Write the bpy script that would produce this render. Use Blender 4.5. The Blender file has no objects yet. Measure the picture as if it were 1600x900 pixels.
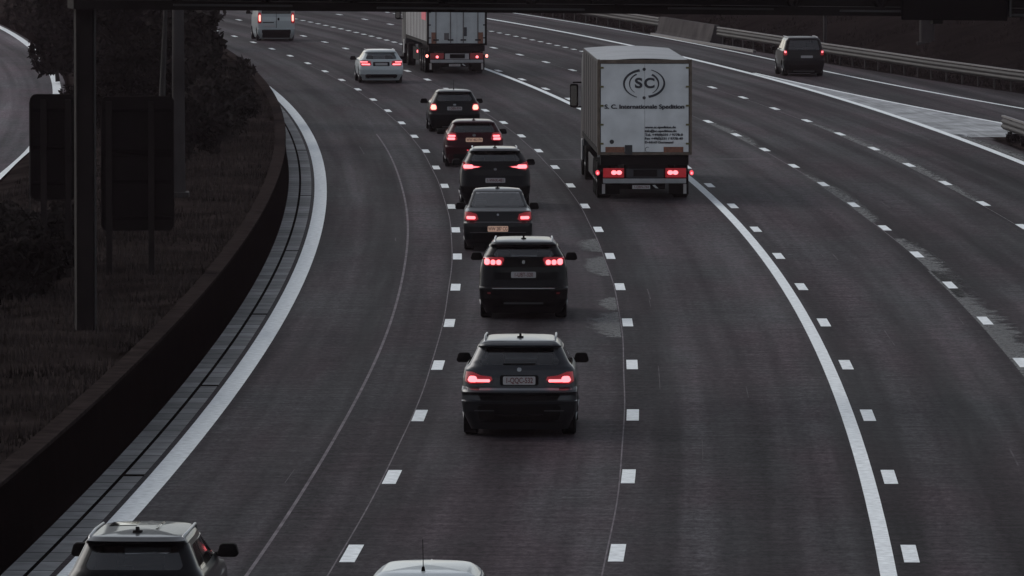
import bpy, bmesh, math, random
import numpy as np
from mathutils import Vector, Matrix
from mathutils.bvhtree import BVHTree
random.seed(7); rng = np.random.default_rng(7)
SC = bpy.context.scene
COL = SC.collection
rad = math.radians

# ------------------------------------------------------------------ camera, sky, sun, exposure
CAMH = 9.4
cam = bpy.data.cameras.new('camera'); camo = bpy.data.objects.new('camera', cam); COL.objects.link(camo)
camo.location = (0, 0, CAMH); camo.rotation_euler = (rad(90) - math.atan(681 / 11700), 0, 0)
cam.sensor_width = 36; cam.lens = 36 * 11700 / 1600; cam.clip_start = .5; cam.clip_end = 6000
SC.camera = camo
SUN_EL, SUN_AZ = rad(36), rad(-48)            # behind cloud, high to the left
w = bpy.data.worlds.new('World'); SC.world = w; w.use_nodes = True
nt = w.node_tree; bg = nt.nodes['Background']
sky = nt.nodes.new('ShaderNodeTexSky'); sky.sky_type = 'NISHITA'; sky.sun_disc = False
sky.sun_elevation = SUN_EL; sky.sun_rotation = SUN_AZ; sky.air_density = 1.0; sky.dust_density = 1.2; sky.ozone_density = 1.0
hs = nt.nodes.new('ShaderNodeHueSaturation'); hs.inputs['Saturation'].default_value = .38
nt.links.new(sky.outputs[0], hs.inputs['Color']); nt.links.new(hs.outputs[0], bg.inputs['Color'])
bg.inputs['Strength'].default_value = .066
sl = bpy.data.lights.new('sun', 'SUN'); sl.energy = .55; sl.angle = rad(30); sl.color = (1, .97, .93)
so = bpy.data.objects.new('sun', sl); COL.objects.link(so)
so.rotation_euler = (math.pi / 2 - SUN_EL, 0, math.pi - SUN_AZ)
SC.view_settings.view_transform = 'Standard'; SC.view_settings.look = 'None'
SC.view_settings.gamma = 1; SC.view_settings.use_curve_mapping = False
SC.view_settings.exposure = 1.15
SC.cycles.max_bounces = 6; SC.cycles.transparent_max_bounces = 12

# ------------------------------------------------------------------ helpers
R0 = 1925.0; CX = -1925.0; S0 = 160.0          # the motorway is one wide left-hand curve
def W(o, s, z=0.0):
    a = (s - S0) / R0
    return Vector((CX + (R0 + o) * math.cos(a), S0 + (R0 + o) * math.sin(a), z))
def head(s): return (s - S0) / R0

def mat(name, col=(.5, .5, .5), rough=.6, metal=0, coat=0, spec=.5, emis=None, es=0, noise=None, bump=None, trans=0):
    m = bpy.data.materials.new(name); m.use_nodes = True
    n = m.node_tree; b = n.nodes['Principled BSDF']
    b.inputs['Base Color'].default_value = (*col, 1); b.inputs['Roughness'].default_value = rough
    b.inputs['Metallic'].default_value = metal; b.inputs['Coat Weight'].default_value = coat
    b.inputs['Coat Roughness'].default_value = .06
    b.inputs['Specular IOR Level'].default_value = spec; b.inputs['Transmission Weight'].default_value = trans
    if emis: b.inputs['Emission Color'].default_value = (*emis, 1); b.inputs['Emission Strength'].default_value = es
    if noise:                                     # (scale, low factor, high factor)
        tc = n.nodes.new('ShaderNodeTexCoord'); no = n.nodes.new('ShaderNodeTexNoise')
        no.inputs['Scale'].default_value = noise[0]; no.inputs['Detail'].default_value = 5
        rp = n.nodes.new('ShaderNodeMapRange'); rp.inputs[1].default_value = .3; rp.inputs[2].default_value = .7
        rp.inputs[3].default_value = noise[1]; rp.inputs[4].default_value = noise[2]
        mx = n.nodes.new('ShaderNodeVectorMath'); mx.operation = 'SCALE'; mx.inputs[0].default_value = col
        n.links.new(tc.outputs['Object'], no.inputs['Vector']); n.links.new(no.outputs[0], rp.inputs[0])
        n.links.new(rp.outputs[0], mx.inputs['Scale']); n.links.new(mx.outputs[0], b.inputs['Base Color'])
        if bump:
            bp = n.nodes.new('ShaderNodeBump'); bp.inputs['Strength'].default_value = bump; bp.inputs['Distance'].default_value = .05
            n.links.new(no.outputs[0], bp.inputs['Height']); n.links.new(bp.outputs[0], b.inputs['Normal'])
    return m

def tag(o, label=None, cat=None, group=None, kind=None):
    if label: o['label'] = label
    if cat: o['category'] = cat
    if group: o['group'] = group
    if kind: o['kind'] = kind
    return o
def empty(name, loc=(0, 0, 0), rz=0):
    o = bpy.data.objects.new(name, None); COL.objects.link(o); o.location = loc; o.rotation_euler = (0, 0, rz); return o
def link(name, me, m, parent=None):
    o = bpy.data.objects.new(name, me); COL.objects.link(o)
    if m is not None: me.materials.clear(); me.materials.append(m)
    if parent is not None: o.parent = parent
    return o
def smooth(me, ang=35):
    me.shade_smooth(); me.set_sharp_from_angle(angle=rad(ang))

class MB:
    def __init__(s): s.v = []; s.f = []; s.uv = None
    def add(s, vs, fs):
        b = len(s.v); s.v += [tuple(v) for v in vs]; s.f += [tuple(i + b for i in f) for f in fs]; return s
    def box(s, x0, x1, y0, y1, z0, z1):
        return s.add([(x0, y0, z0), (x1, y0, z0), (x1, y1, z0), (x0, y1, z0), (x0, y0, z1), (x1, y0, z1), (x1, y1, z1), (x0, y1, z1)],
                     [(0, 3, 2, 1), (4, 5, 6, 7), (0, 1, 5, 4), (1, 2, 6, 5), (2, 3, 7, 6), (3, 0, 4, 7)])
    def tube(s, pts, r, n=8, cap=True):
        pts = [Vector(p) for p in pts]; rs = r if isinstance(r, (list, tuple)) else [r] * len(pts)
        vs = []; fs = []
        for i, p in enumerate(pts):
            d = (pts[min(i + 1, len(pts) - 1)] - pts[max(i - 1, 0)]).normalized()
            a = d.cross(Vector((0, 0, 1)) if abs(d.z) < .9 else Vector((1, 0, 0))).normalized(); b = d.cross(a)
            for k in range(n):
                t = 2 * math.pi * k / n; vs.append(p + (a * math.cos(t) + b * math.sin(t)) * rs[i])
        for i in range(len(pts) - 1):
            for k in range(n):
                j = (k + 1) % n; fs.append((i * n + k, i * n + j, (i + 1) * n + j, (i + 1) * n + k))
        if cap: fs.append(tuple(range(n - 1, -1, -1))); fs.append(tuple((len(pts) - 1) * n + k for k in range(n)))
        return s.add(vs, fs)
    def prism(s, poly, axis, a, b):
        """poly of 2-D points, extruded along axis ('x','y','z') from a to b"""
        def P(p, t): return (t, p[0], p[1]) if axis == 'x' else (p[0], t, p[1]) if axis == 'y' else (p[0], p[1], t)
        n = len(poly)
        return s.add([P(p, a) for p in poly] + [P(p, b) for p in poly],
                     [tuple(range(n)), tuple(range(2 * n - 1, n - 1, -1))] + [(i, i + n, (i + 1) % n + n, (i + 1) % n) for i in range(n)])
    def mesh(s, name, bevel=0, fix=True):
        me = bpy.data.meshes.new(name); me.from_pydata(s.v, [], s.f); me.validate()
        if bevel or fix:
            bm = bmesh.new(); bm.from_mesh(me)
            if fix: bmesh.ops.recalc_face_normals(bm, faces=bm.faces)
            if bevel: bmesh.ops.bevel(bm, geom=[e for e in bm.edges if e.calc_face_angle(0) > .5], offset=bevel, segments=2, affect='EDGES', profile=.6)
            bm.to_mesh(me); bm.free()
        return me
    def build(s, name, m, parent=None, bevel=0, sm=None):
        me = s.mesh(name, bevel)
        if sm: smooth(me, sm)
        return link(name, me, m, parent)

def sheet(name, rows, m, parent=None, uvs=None):
    """grid of points rows[i][j]; optional uv of the same layout"""
    nr, nc = len(rows), len(rows[0]); vs = [tuple(p) for r in rows for p in r]
    fs = [(i * nc + j, i * nc + j + 1, (i + 1) * nc + j + 1, (i + 1) * nc + j) for i in range(nr - 1) for j in range(nc - 1)]
    me = bpy.data.meshes.new(name); me.from_pydata(vs, [], fs)
    if uvs is not None:
        fl = [u for r in uvs for u in r]; l = me.uv_layers.new(name='UVMap')
        for i, lp in enumerate(me.loops): l.data[i].uv = fl[lp.vertex_index]
    if me.polygons and me.polygons[0].normal.z < 0: me.flip_normals()
    me.shade_smooth()
    return link(name, me, m, parent)
def strip(name, oa, ob, s0, s1, z, m, parent=None, step=4.0, nc=2):
    """road-following sheet from offset oa to ob (numbers or functions of s)"""
    fa = oa if callable(oa) else (lambda s: oa); fb = ob if callable(ob) else (lambda s: ob)
    n = max(2, int((s1 - s0) / step) + 1); rows = []; uv = []
    for i in range(n):
        s = s0 + (s1 - s0) * i / (n - 1); a, b = fa(s), fb(s)
        os_ = [a + (b - a) * j / (nc - 1) for j in range(nc)]
        rows.append([W(o, s, z(o, s) if callable(z) else z) for o in os_]); uv.append([(o, s) for o in os_])
    return sheet(name, rows, m, parent, uv)
def sweep(name, prof, ss, m, parent=None, off=None, sm=None, closed=True):
    """closed profile [(o,z)] swept along the curve at stations ss"""
    vs = []; fs = []; n = len(prof)
    for s in ss:
        d = off(s) if off else 0
        vs += [W(o + d, s, z) for o, z in prof]
    for i in range(len(ss) - 1):
        for k in range(n if closed else n - 1):
            j = (k + 1) % n; fs.append((i * n + k, i * n + j, (i + 1) * n + j, (i + 1) * n + k))
    if closed: fs += [tuple(range(n)), tuple((len(ss) - 1) * n + k for k in range(n))]
    mb = MB(); mb.add(vs, fs); return mb.build(name, m, parent, sm=sm)
def lin(a, b, n): return [a + (b - a) * i / (n - 1) for i in range(n)]

# ------------------------------------------------------------------ ground materials
def road_mat(name, base, seedo=0.0):
    m = mat(name, base, .55, spec=.008); n = m.node_tree; b = n.nodes['Principled BSDF']; L = n.links.new
    uv = n.nodes.new('ShaderNodeUVMap'); uv.uv_map = 'UVMap'
    def noise(sx, sy, det=4, rough=.6):
        mp = n.nodes.new('ShaderNodeMapping'); mp.inputs['Scale'].default_value = (sx, sy, 1); mp.inputs['Location'].default_value = (seedo + sx * 3.7, sy * 1.3, 0)
        no = n.nodes.new('ShaderNodeTexNoise'); no.inputs['Scale'].default_value = 1; no.inputs['Detail'].default_value = det; no.inputs['Roughness'].default_value = rough
        L(uv.outputs[0], mp.inputs[0]); L(mp.outputs[0], no.inputs['Vector']); return no.outputs[0]
    def mr(x, lo, hi, a=.3, c=.7):
        r = n.nodes.new('ShaderNodeMapRange'); r.inputs[1].default_value = a; r.inputs[2].default_value = c
        r.inputs[3].default_value = lo; r.inputs[4].default_value = hi; L(x, r.inputs[0]); return r.outputs[0]
    def mul(a, c):
        q = n.nodes.new('ShaderNodeMath'); q.operation = 'MULTIPLY'; L(a, q.inputs[0]); L(c, q.inputs[1]); return q.outputs[0]
    f = mul(mr(noise(.8, 2.8, 5, .8), .66, 1.38, .36, .64), mr(noise(.22, .03, 4), .82, 1.22, .38, .62))   # transverse brushing, wear
    f = mul(f, mr(noise(1.15, .008, 2), .66, 1.42, .38, .62))                       # wheel tracks
    f = mul(f, mr(noise(9, 3.5, 3, .85), .60, 1.42, .36, .64))                      # aggregate
    f = mul(f, mr(noise(5, .12, 3, .7), .90, 1.12))                                 # fine streaks along the traffic
    sx = n.nodes.new('ShaderNodeSeparateXYZ'); L(uv.outputs[0], sx.inputs[0]); ph = n.nodes.new('ShaderNodeMath'); ph.operation = 'MULTIPLY_ADD'; ph.inputs[1].default_value = 2 * math.pi / 1.8; ph.inputs[2].default_value = 1.19
    L(sx.outputs[0], ph.inputs[0]); cs_ = n.nodes.new('ShaderNodeMath'); cs_.operation = 'COSINE'; L(ph.outputs[0], cs_.inputs[0])
    f = mul(f, mr(cs_.outputs[0], .84, 1.17, -1, 1))
    sp = n.nodes.new('ShaderNodeMix'); sp.data_type = 'RGBA'; sp.inputs[6].default_value = (base[0] * 1.03, base[1] * .96, base[2] * 1.0, 1); sp.inputs[7].default_value = (base[0] * .94, base[1] * 1.05, base[2] * 1.04, 1)
    L(mr(noise(.35, .06, 3), 0, 1, .4, .6), sp.inputs[0])
    v = n.nodes.new('ShaderNodeVectorMath'); v.operation = 'SCALE'; L(sp.outputs[2], v.inputs[0])
    L(f, v.inputs['Scale']); L(v.outputs[0], b.inputs['Base Color'])
    L(mr(noise(.8, .02, 4), .55, .75), b.inputs['Roughness'])
    bp = n.nodes.new('ShaderNodeBump'); bp.inputs['Strength'].default_value = .35; bp.inputs['Distance'].default_value = .01
    L(noise(14, 5, 3, .7), bp.inputs['Height']); L(bp.outputs[0], b.inputs['Normal'])
    return m
M = {}
M['road'] = road_mat('asphalt', (.0298, .0252, .0274))
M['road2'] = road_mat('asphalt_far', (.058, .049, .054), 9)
M['white'] = mat('road_paint', (.68, .71, .72), .7, spec=.1, noise=(7, .74, 1.1))
M['joint'] = mat('joint_sealer', (.135, .120, .130), .8, spec=.02, noise=(1.5, .6, 1.25))
M['crackdark'] = mat('gutter_slot', (.003, .0025, .0025), 1, spec=0)
M['scuff'] = mat('tyre_scuff', (.075, .066, .072), .8, spec=.02, noise=(.8, .5, 1.3))
M['patch'] = mat('worn_concrete', (.155, .158, .158), .9, spec=.02, noise=(3.0, .6, 1.25))
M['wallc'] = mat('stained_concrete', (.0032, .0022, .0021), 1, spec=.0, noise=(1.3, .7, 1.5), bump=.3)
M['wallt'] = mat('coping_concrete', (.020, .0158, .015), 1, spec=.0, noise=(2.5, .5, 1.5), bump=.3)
M['soil'] = mat('dark_turf', (.0125, .0098, .0092), 1, spec=.0, noise=(.7, .3, 2.0), bump=.8)
M['grass'] = mat('grass_blades', (.031, .0245, .0225), .95, spec=.0, noise=(.55, .25, 1.9))
M['steel'] = mat('galvanised_steel', (.085, .077, .076), .6, .2, noise=(2, .8, 1.15))
M['steeld'] = mat('dull_steel', (.022, .0195, .019), .7, .0, spec=.15, noise=(2, .8, 1.15))
M['gantry'] = mat('dark_gantry_paint', (.0115, .009, .0087), .85, spec=.05, noise=(3, .8, 1.2))
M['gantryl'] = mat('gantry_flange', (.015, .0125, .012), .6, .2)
M['signback'] = mat('sign_back', (.0062, .005, .005), .85, spec=.03, noise=(2, .85, 1.15))
M['conc'] = mat('pale_concrete', (.035, .031, .031), .95, spec=.05, noise=(.5, .55, 1.6), bump=.3)
M['bark'] = mat('bark', (.014, .0115, .0105), .95, noise=(6, .7, 1.3), bump=.5)
M['leafA'] = mat('leaves_dark', (.0075, .0062, .0058), .9, spec=.0, noise=(1.6, .3, 2.2))
M['leafB'] = mat('leaves_mid', (.0185, .0155, .0145), .9, spec=.0, noise=(1.8, .25, 2.4))
def gutter_mat():
    m = mat('gutter_slabs', (.13, .13, .135), .8, spec=.05); n = m.node_tree; b = n.nodes['Principled BSDF']; L = n.links.new
    uv = n.nodes.new('ShaderNodeUVMap'); uv.uv_map = 'UVMap'; sp = n.nodes.new('ShaderNodeSeparateXYZ'); L(uv.outputs[0], sp.inputs[0])
    def math_(op, a, c=None):
        q = n.nodes.new('ShaderNodeMath'); q.operation = op
        if isinstance(a, (int, float)): q.inputs[0].default_value = a
        else: L(a, q.inputs[0])
        if c is not None:
            if isinstance(c, (int, float)): q.inputs[1].default_value = c
            else: L(c, q.inputs[1])
        return q.outputs[0]
    t = math_('DIVIDE', sp.outputs[1], 1.25); fr = math_('FRACT', t); fl = math_('FLOOR', t)
    line = math_('GREATER_THAN', fr, .085)
    wn = n.nodes.new('ShaderNodeTexWhiteNoise'); wn.noise_dimensions = '1D'; L(fl, wn.inputs['W'])
    no = n.nodes.new('ShaderNodeTexNoise'); no.inputs['Scale'].default_value = 2.2; no.inputs['Detail'].default_value = 5; L(uv.outputs[0], no.inputs['Vector'])
    a = math_('ADD', math_('MULTIPLY', wn.outputs[0], .5), .65); c = math_('ADD', math_('MULTIPLY', no.outputs[0], 1.1), .42)
    d = math_('ADD', math_('MULTIPLY', line, .65), .35)
    v = n.nodes.new('ShaderNodeVectorMath'); v.operation = 'SCALE'; v.inputs[0].default_value = (.215, .215, .215)
    L(math_('MULTIPLY', math_('MULTIPLY', a, c), d), v.inputs['Scale']); L(v.outputs[0], b.inputs['Base Color'])
    return m
M['gutter'] = gutter_mat()
def gore_mat():
    m = mat('worn_gore_paint', (.4, .41, .43), .7, spec=.05); n = m.node_tree; b = n.nodes['Principled BSDF']; L = n.links.new
    uv = n.nodes.new('ShaderNodeUVMap'); uv.uv_map = 'UVMap'
    def nz(sx, sy, lo, hi, det):
        mp = n.nodes.new('ShaderNodeMapping'); mp.inputs['Scale'].default_value = (sx, sy, 1); no = n.nodes.new('ShaderNodeTexNoise')
        no.inputs['Scale'].default_value = 1; no.inputs['Detail'].default_value = det
        L(uv.outputs[0], mp.inputs[0]); L(mp.outputs[0], no.inputs['Vector'])
        r = n.nodes.new('ShaderNodeMapRange'); r.inputs[1].default_value = .3; r.inputs[2].default_value = .7; r.inputs[3].default_value = lo; r.inputs[4].default_value = hi
        L(no.outputs[0], r.inputs[0]); return r.outputs[0]
    q = n.nodes.new('ShaderNodeMath'); q.operation = 'MULTIPLY'; L(nz(1.2, .5, .55, 1.25, 6), q.inputs[0]); L(nz(6, .12, .75, 1.15, 3), q.inputs[1])
    v = n.nodes.new('ShaderNodeVectorMath'); v.operation = 'SCALE'; v.inputs[0].default_value = (.27, .28, .29); L(q.outputs[0], v.inputs['Scale']); L(v.outputs[0], b.inputs['Base Color'])
    return m
M['gore'] = gore_mat()

# thin pinkish volume added to lift the blacks slightly with distance
hz = MB(); hz.box(-2600, 2600, -500, 4600, -1.2, 30); hm = bpy.data.materials.new('black_lift'); hm.use_nodes = True
hn = hm.node_tree; hn.nodes.remove(hn.nodes['Principled BSDF']); pv = hn.nodes.new('ShaderNodeVolumePrincipled'); pv.inputs['Density'].default_value = .00006
pv.inputs['Color'].default_value = (1, .76, .82, 1); hn.links.new(pv.outputs[0], hn.nodes['Material Output'].inputs['Volume'])
tag(hz.build('black_lift_volume', hm), kind='stuff')

# ------------------------------------------------------------------ ground and roads
g = MB(); g.add([(-3000, -600, -.06), (3000, -600, -.06), (3000, 5200, -.06), (-3000, 5200, -.06)], [(0, 1, 2, 3)])
tag(g.build('ground', M['soil']), kind='structure')
def Kline(s): return 20.15 + (.00063 * (330 - s) ** 2 if s < 330 else 0)
def J2line(s): return 16.78 + (.00056 * (330 - s) ** 2 if s < 330 else 0)
def guardo(s): return float(np.interp(s, [150, 230, 260, 291, 308, 332, 367, 400, 470, 700], [60, 33.5, 28.0, 24.4, 23.1, 21.9, 20.95, 20.7, 20.7, 20.7]))
def Lo(s): return float(np.interp(s, [0, 150, 220, 235, 320, 369, 406, 470, 760], [-14.1, -14.1, -13.92, -13.68, -12.95, -12.5, -12.05, -11.4, -8.5]))
def pave_edge(s): return guardo(s) - .15
tag(strip('motorway', -5.62, pave_edge, -60, 760, 0.0, M['road'], step=5, nc=30), kind='structure')
road = bpy.data.objects['motorway']
tag(strip('opposite_carriageway', -29, lambda s: Lo(s) + .42, -60, 760, 0.0, M['road2'], step=5, nc=8), kind='structure')
opp = bpy.data.objects['opposite_carriageway']

def solid(name, o, wd, s0, s1, par=road, m='white', z=.004):
    f = (lambda s: o(s) - wd / 2) if callable(o) else o - wd / 2
    h = (lambda s: o(s) + wd / 2) if callable(o) else o + wd / 2
    return strip(name, f, h, s0, s1, z, M[m], par, step=4)
solid('edge_line', -4.72, .34, -40, 740)
solid('edge_line', 5.93, .22, -40, 330)
solid('edge_line', 16.62, .26, -40, 740)
solid('edge_line', Kline, .17, 150, 740)
solid('edge_line', J2line, .16, 200, 318)
solid('edge_line', Lo, .34, -40, 740, opp)
def dashes(name, o, s1, length=2.5, period=12.33, sa=-40, sb=520, wd=.205, par=road):
    mb = MB(); s = s1 - period * int((s1 - sa) / period)
    while s < sb:
        for k in range(2):
            a, b = s - length / 2 + k * length / 2, s - length / 2 + (k + 1) * length / 2
            mb.add([W(o - wd / 2, a, .004), W(o + wd / 2, a, .004), W(o + wd / 2, b, .004), W(o - wd / 2, b, .004)], [(0, 1, 2, 3)])
        s += period
    return mb.build(name, M['white'], par)
dashes('lane_dashes', -1.22, 100.1)
dashes('lane_dashes', 2.34, 100.3)
dashes('lane_dashes', 6.27, 100.3, sb=326)
dashes('lane_dashes', 9.53, 137.9)
dashes('lane_dashes', 13.05, 138.5, sb=352)
dashes('lane_dashes', 13.05, 353, length=1.3, period=3.6, sa=353, sb=480)      # short dots before the exit
dashes('lane_dashes', 5.75, 331, length=1.5, period=4.0, sa=331, sb=500, wd=.22)
dashes('lane_dashes', -17.6, 105, par=opp)
# concrete joints and scars that show as thin pale lines
def wig(o, amp, k): return lambda s: o + amp * math.sin(s * k) + amp * .6 * math.sin(s * k * 2.7 + 1)
def joint(o, wd, s0, s1, k):
    f = wig(o, .012, k); return strip('road_joint', lambda s: f(s) - wd / 2, lambda s: f(s) + wd / 2, s0, s1, .003, M['joint'], road, step=2)
joint(-1.35, .022, -40, 330, .11); joint(2.2, .022, -40, 330, .13); joint(-2.42, .05, -40, 250, .05)
joint(9.42, .022, 60, 420, .12); joint(12.94, .022, 60, 330, .1)
strip('road_joint', 2.4, 9.3, 229.2, 229.42, .0025, M['joint'], road, step=.2, nc=6)
def patch_mat():
    m = mat('worn_surface', (.15, .152, .152), .9, spec=.02); n = m.node_tree; b = n.nodes['Principled BSDF']; L = n.links.new
    uv = n.nodes.new('ShaderNodeUVMap'); uv.uv_map = 'UVMap'; sx = n.nodes.new('ShaderNodeSeparateXYZ'); L(uv.outputs[0], sx.inputs[0]); ge = n.nodes.new('ShaderNodeNewGeometry')
    def nz(scale, vec):
        mp = n.nodes.new('ShaderNodeMapping'); mp.inputs['Scale'].default_value = vec; no = n.nodes.new('ShaderNodeTexNoise'); no.inputs['Scale'].default_value = scale; no.inputs['Detail'].default_value = 5
        no.inputs['Roughness'].default_value = .65; L(ge.outputs['Position'], mp.inputs[0]); L(mp.outputs[0], no.inputs['Vector']); return no.outputs[0]
    def mm(op, a, c, cl=False):
        q = n.nodes.new('ShaderNodeMath'); q.operation = op; q.use_clamp = cl
        for k, v in enumerate((a, c)):
            if isinstance(v, (int, float)): q.inputs[k].default_value = v
            else: L(v, q.inputs[k])
        return q.outputs[0]
    t4 = mm('MULTIPLY', mm('MULTIPLY', sx.outputs[1], mm('SUBTRACT', 1, sx.outputs[1])), 4)
    a = mm('SUBTRACT', mm('ADD', mm('MULTIPLY', nz(2.6, (1, .55, 1)), 2.2), mm('MULTIPLY', t4, .45)), mm('ADD', sx.outputs[0], .62))
    al = mm('MULTIPLY', mm('MULTIPLY', a, 3.2, True), mm('ADD', mm('MULTIPLY', nz(9, (1, .4, 1)), .9), .25), True)
    L(al, b.inputs['Alpha'])
    return m
M['soft'] = patch_mat()
def jag_patch(o0, o1, s0, s1, jag=0, n=0, taper=False, m='soft'):
    """a pale worn area: opaque at the joint (u = 0), fading out towards u = 1 and at both ends"""
    rows = []; uv = []; k = max(3, int((s1 - s0) / 2))
    for i in range(k):
        t = i / (k - 1); s = s0 + (s1 - s0) * t; rows.append([W(o0 + (o1 - o0) * u, s, .0035) for u in (0, .33, .66, 1)]); uv.append([(u, t) for u in (0, .33, .66, 1)])
    return sheet('repair_patch', rows, M[m], road, uv)
jag_patch(2.18, 1.5, 145, 153, .25, 26, taper=True); jag_patch(2.18, 1.7, 153.5, 158, .22, 14, taper=True)
jag_patch(2.18, 1.6, 166, 174, .28, 24, taper=True); jag_patch(2.18, 1.6, 176, 182, .25, 14, taper=True)
jag_patch(9.36, 10.2, 70, 168); jag_patch(9.42, 10.0, 158, 182)
jag_patch(9.38, 9.85, 190, 218); jag_patch(9.38, 9.85, 240, 262); jag_patch(12.9, 13.4, 200, 260)
for i in range(26):                                                # small scuffs and drag marks
    s = random.uniform(98, 240); o = random.choice([-3.2, -.2, .9, 3.3, 4.7, 7.3, 8.6, 10.6]) + random.uniform(-.5, .5)
    l = random.uniform(1.2, 7); strip('scuff_mark', wig(o, .02, .12), wig(o + random.uniform(.012, .03), .02, .12), s, s + l, .003, M['scuff'], road, step=.6)
# gore between the main line and the exit
strip('gore_area', 16.75, lambda s: J2line(s) - .08, 246.5, 318, .0035, M['gore'], road, step=2, nc=4)
jag_patch(16.8, 17.5, 150, 249)

# gutter on the left, in two rows of slabs with a slot between them
strip('gutter', -5.62, -5.33, -40, 420, .006, M['gutter'], road, step=4)
strip('gutter', -5.27, -4.98, -40, 420, .006, M['gutter'], road, step=4)
strip('gutter_slot', -5.34, -5.26, -40, 420, .003, M['crackdark'], road, step=4)
gr = MB()
for s in (112.4, 131.5, 152.0, 176.5, 205.0, 236.0):               # cast drain covers across the slabs
    gr.add([W(-5.30, s, .009), W(-4.97, s, .009), W(-4.97, s + .35, .009), W(-5.30, s + .35, .009)], [(0, 1, 2, 3)])
gr.build('drain_cover', M['crackdark'], road)

# ------------------------------------------------------------------ median: wall, earth bank, grass
WALLH = 1.07
wl = empty('retaining_wall', W(-5.7, 100)); tag(wl, 'dark stained concrete wall curving along the gutter on the left', 'wall')
def worldparent(o, p):
    bpy.context.view_layer.update(); o.parent = p; o.matrix_parent_inverse = p.matrix_world.inverted(); return o
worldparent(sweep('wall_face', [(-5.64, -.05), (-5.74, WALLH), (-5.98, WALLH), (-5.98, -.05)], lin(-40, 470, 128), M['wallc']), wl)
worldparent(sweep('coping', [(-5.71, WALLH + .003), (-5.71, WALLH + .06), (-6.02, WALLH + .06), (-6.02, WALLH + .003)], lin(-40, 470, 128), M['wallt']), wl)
wo = empty('low_wall', W(-13.0, 100)); tag(wo, 'low dark concrete wall along the far carriageway edge at upper left', 'wall')
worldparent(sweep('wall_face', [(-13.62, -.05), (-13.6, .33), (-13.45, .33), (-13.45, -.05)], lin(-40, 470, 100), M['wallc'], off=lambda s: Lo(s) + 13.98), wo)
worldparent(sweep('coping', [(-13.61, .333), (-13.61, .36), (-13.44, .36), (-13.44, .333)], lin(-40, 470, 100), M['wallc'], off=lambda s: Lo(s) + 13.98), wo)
def medz(o, s):
    t = min(1, max(0, (-6.0 - o) / (-6.05 - Lo(s)))); base = 1.0 + (.32 - 1.0) * t
    return base + math.sin(math.pi * t) * (.25 + .12 * math.sin(s * .21) + .08 * math.sin(s * .57 + o))
med = strip('median_bank', lambda s: Lo(s) + .5, -5.985, -40, 760, medz, M['soil'], step=1.6, nc=16); tag(med, kind='structure')

def blades(name, n, pos, h, m, label=None):
    """n grass blades; pos() gives (x,y,z)"""
    vs = np.zeros((n * 3, 3)); k = 0
    for i in range(n):
        p = pos(); a = random.uniform(0, 6.283); hh = random.uniform(*h); l = random.uniform(-.5, .5) * hh; wd = .012 + hh * .035
        vs[k] = (p[0] - wd * math.cos(a), p[1] - wd * math.sin(a), p[2] - .02); vs[k + 1] = (p[0] + wd * math.cos(a), p[1] + wd * math.sin(a), p[2] - .02)
        vs[k + 2] = (p[0] + l * math.sin(a), p[1] + l * math.cos(a), p[2] + hh); k += 3
    me = bpy.data.meshes.new(name); me.from_pydata(vs.tolist(), [], [(3 * i, 3 * i + 1, 3 * i + 2) for i in range(n)])
    return link(name, me, m)
def mpos():
    while True:
        o = random.uniform(-12.9, -6.05); s = 88 + 170 * random.random() ** 1.5
        if math.sin(o * 2.1 + s * .4) + math.sin(s * .9 - o) + random.uniform(-1.3, 2.2) > 0: return W(o, s, medz(o, s))
tag(blades('grass', 52000, mpos, (.05, .19), M['grass']), 'dark rough grass covering the raised median behind the wall', 'grass', kind='stuff')

# right-hand verge and slope beyond the guardrail
def slopez(o, s):
    d = o - guardo(s); return .02 + max(0, d - 3.0) * .30 if d < 40 else 11.1
rows = []; 
for s in lin(-40, 760, 120):
    rows.append([W(guardo(s) - .16 + d, s, slopez(guardo(s) + d, s) + (.18 * math.sin(s * .3 + d) if d > 4 else 0)) for d in (0, .5, 1.2, 2, 3, 4, 5.5, 7, 9, 12, 16, 22, 30, 60)])
M['soil2'] = mat('dark_slope_turf', (.0072, .0056, .0053), 1, spec=0, noise=(.5, .45, 1.7))
tag(sheet('verge_slope', rows, M['soil2']), kind='structure')
def rpos():
    s = random.uniform(235, 430); d = random.uniform(.0, 9) ; o = guardo(s) + d; return W(o, s, slopez(o, s))
tag(blades('grass', 26000, rpos, (.05, .2), M['soil']), 'dark grass on the verge and slope behind the right guardrail', 'grass', kind='stuff')
def islandz(o, s): return .10
tag(strip('traffic_island', lambda s: 17.5, lambda s: max(17.6, J2line(s) - .35), 60, 244.6, .08, M['soil'], step=3, nc=5), kind='structure')

# ------------------------------------------------------------------ guardrails
WP = [(0, .38), (.03, .42), (.075, .46), (.075, .50), (.03, .545), (.03, .575), (.075, .62), (.075, .66), (.03, .70), (0, .74)]
def guardrail(name, label, stations, off, posts, group=None, dz=.05):
    root = empty(name, W(off(stations[0]), stations[0], 0)); tag(root, label, 'guardrail', group)
    prof = [(-o - .06, z + dz) for o, z in WP]; prof = prof + [(o + .012, z) for o, z in reversed(prof)]
    worldparent(sweep('rail', prof, stations, M['steeld'], off=off, sm=40), root)
    worldparent(sweep('top_rail', [(-.02, .78 + dz), (-.02, .84 + dz), (-.12, .84 + dz), (-.12, .78 + dz)], stations, M['steel'], off=off), root)
    for s in posts:
        p = W(off(s) + .02, s, 0); mb = MB(); mb.box(-.02, .04, -.05, .05, -.05, .80); o = mb.build('post', M['steeld'], None)
        o.location = p; o.rotation_euler = (0, 0, head(s)); worldparent(o, root)
    return root
guardrail('guardrail', 'long steel guardrail along the right verge behind the dark people carrier', lin(225, 364, 40), guardo, lin(226, 363, 46))
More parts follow.
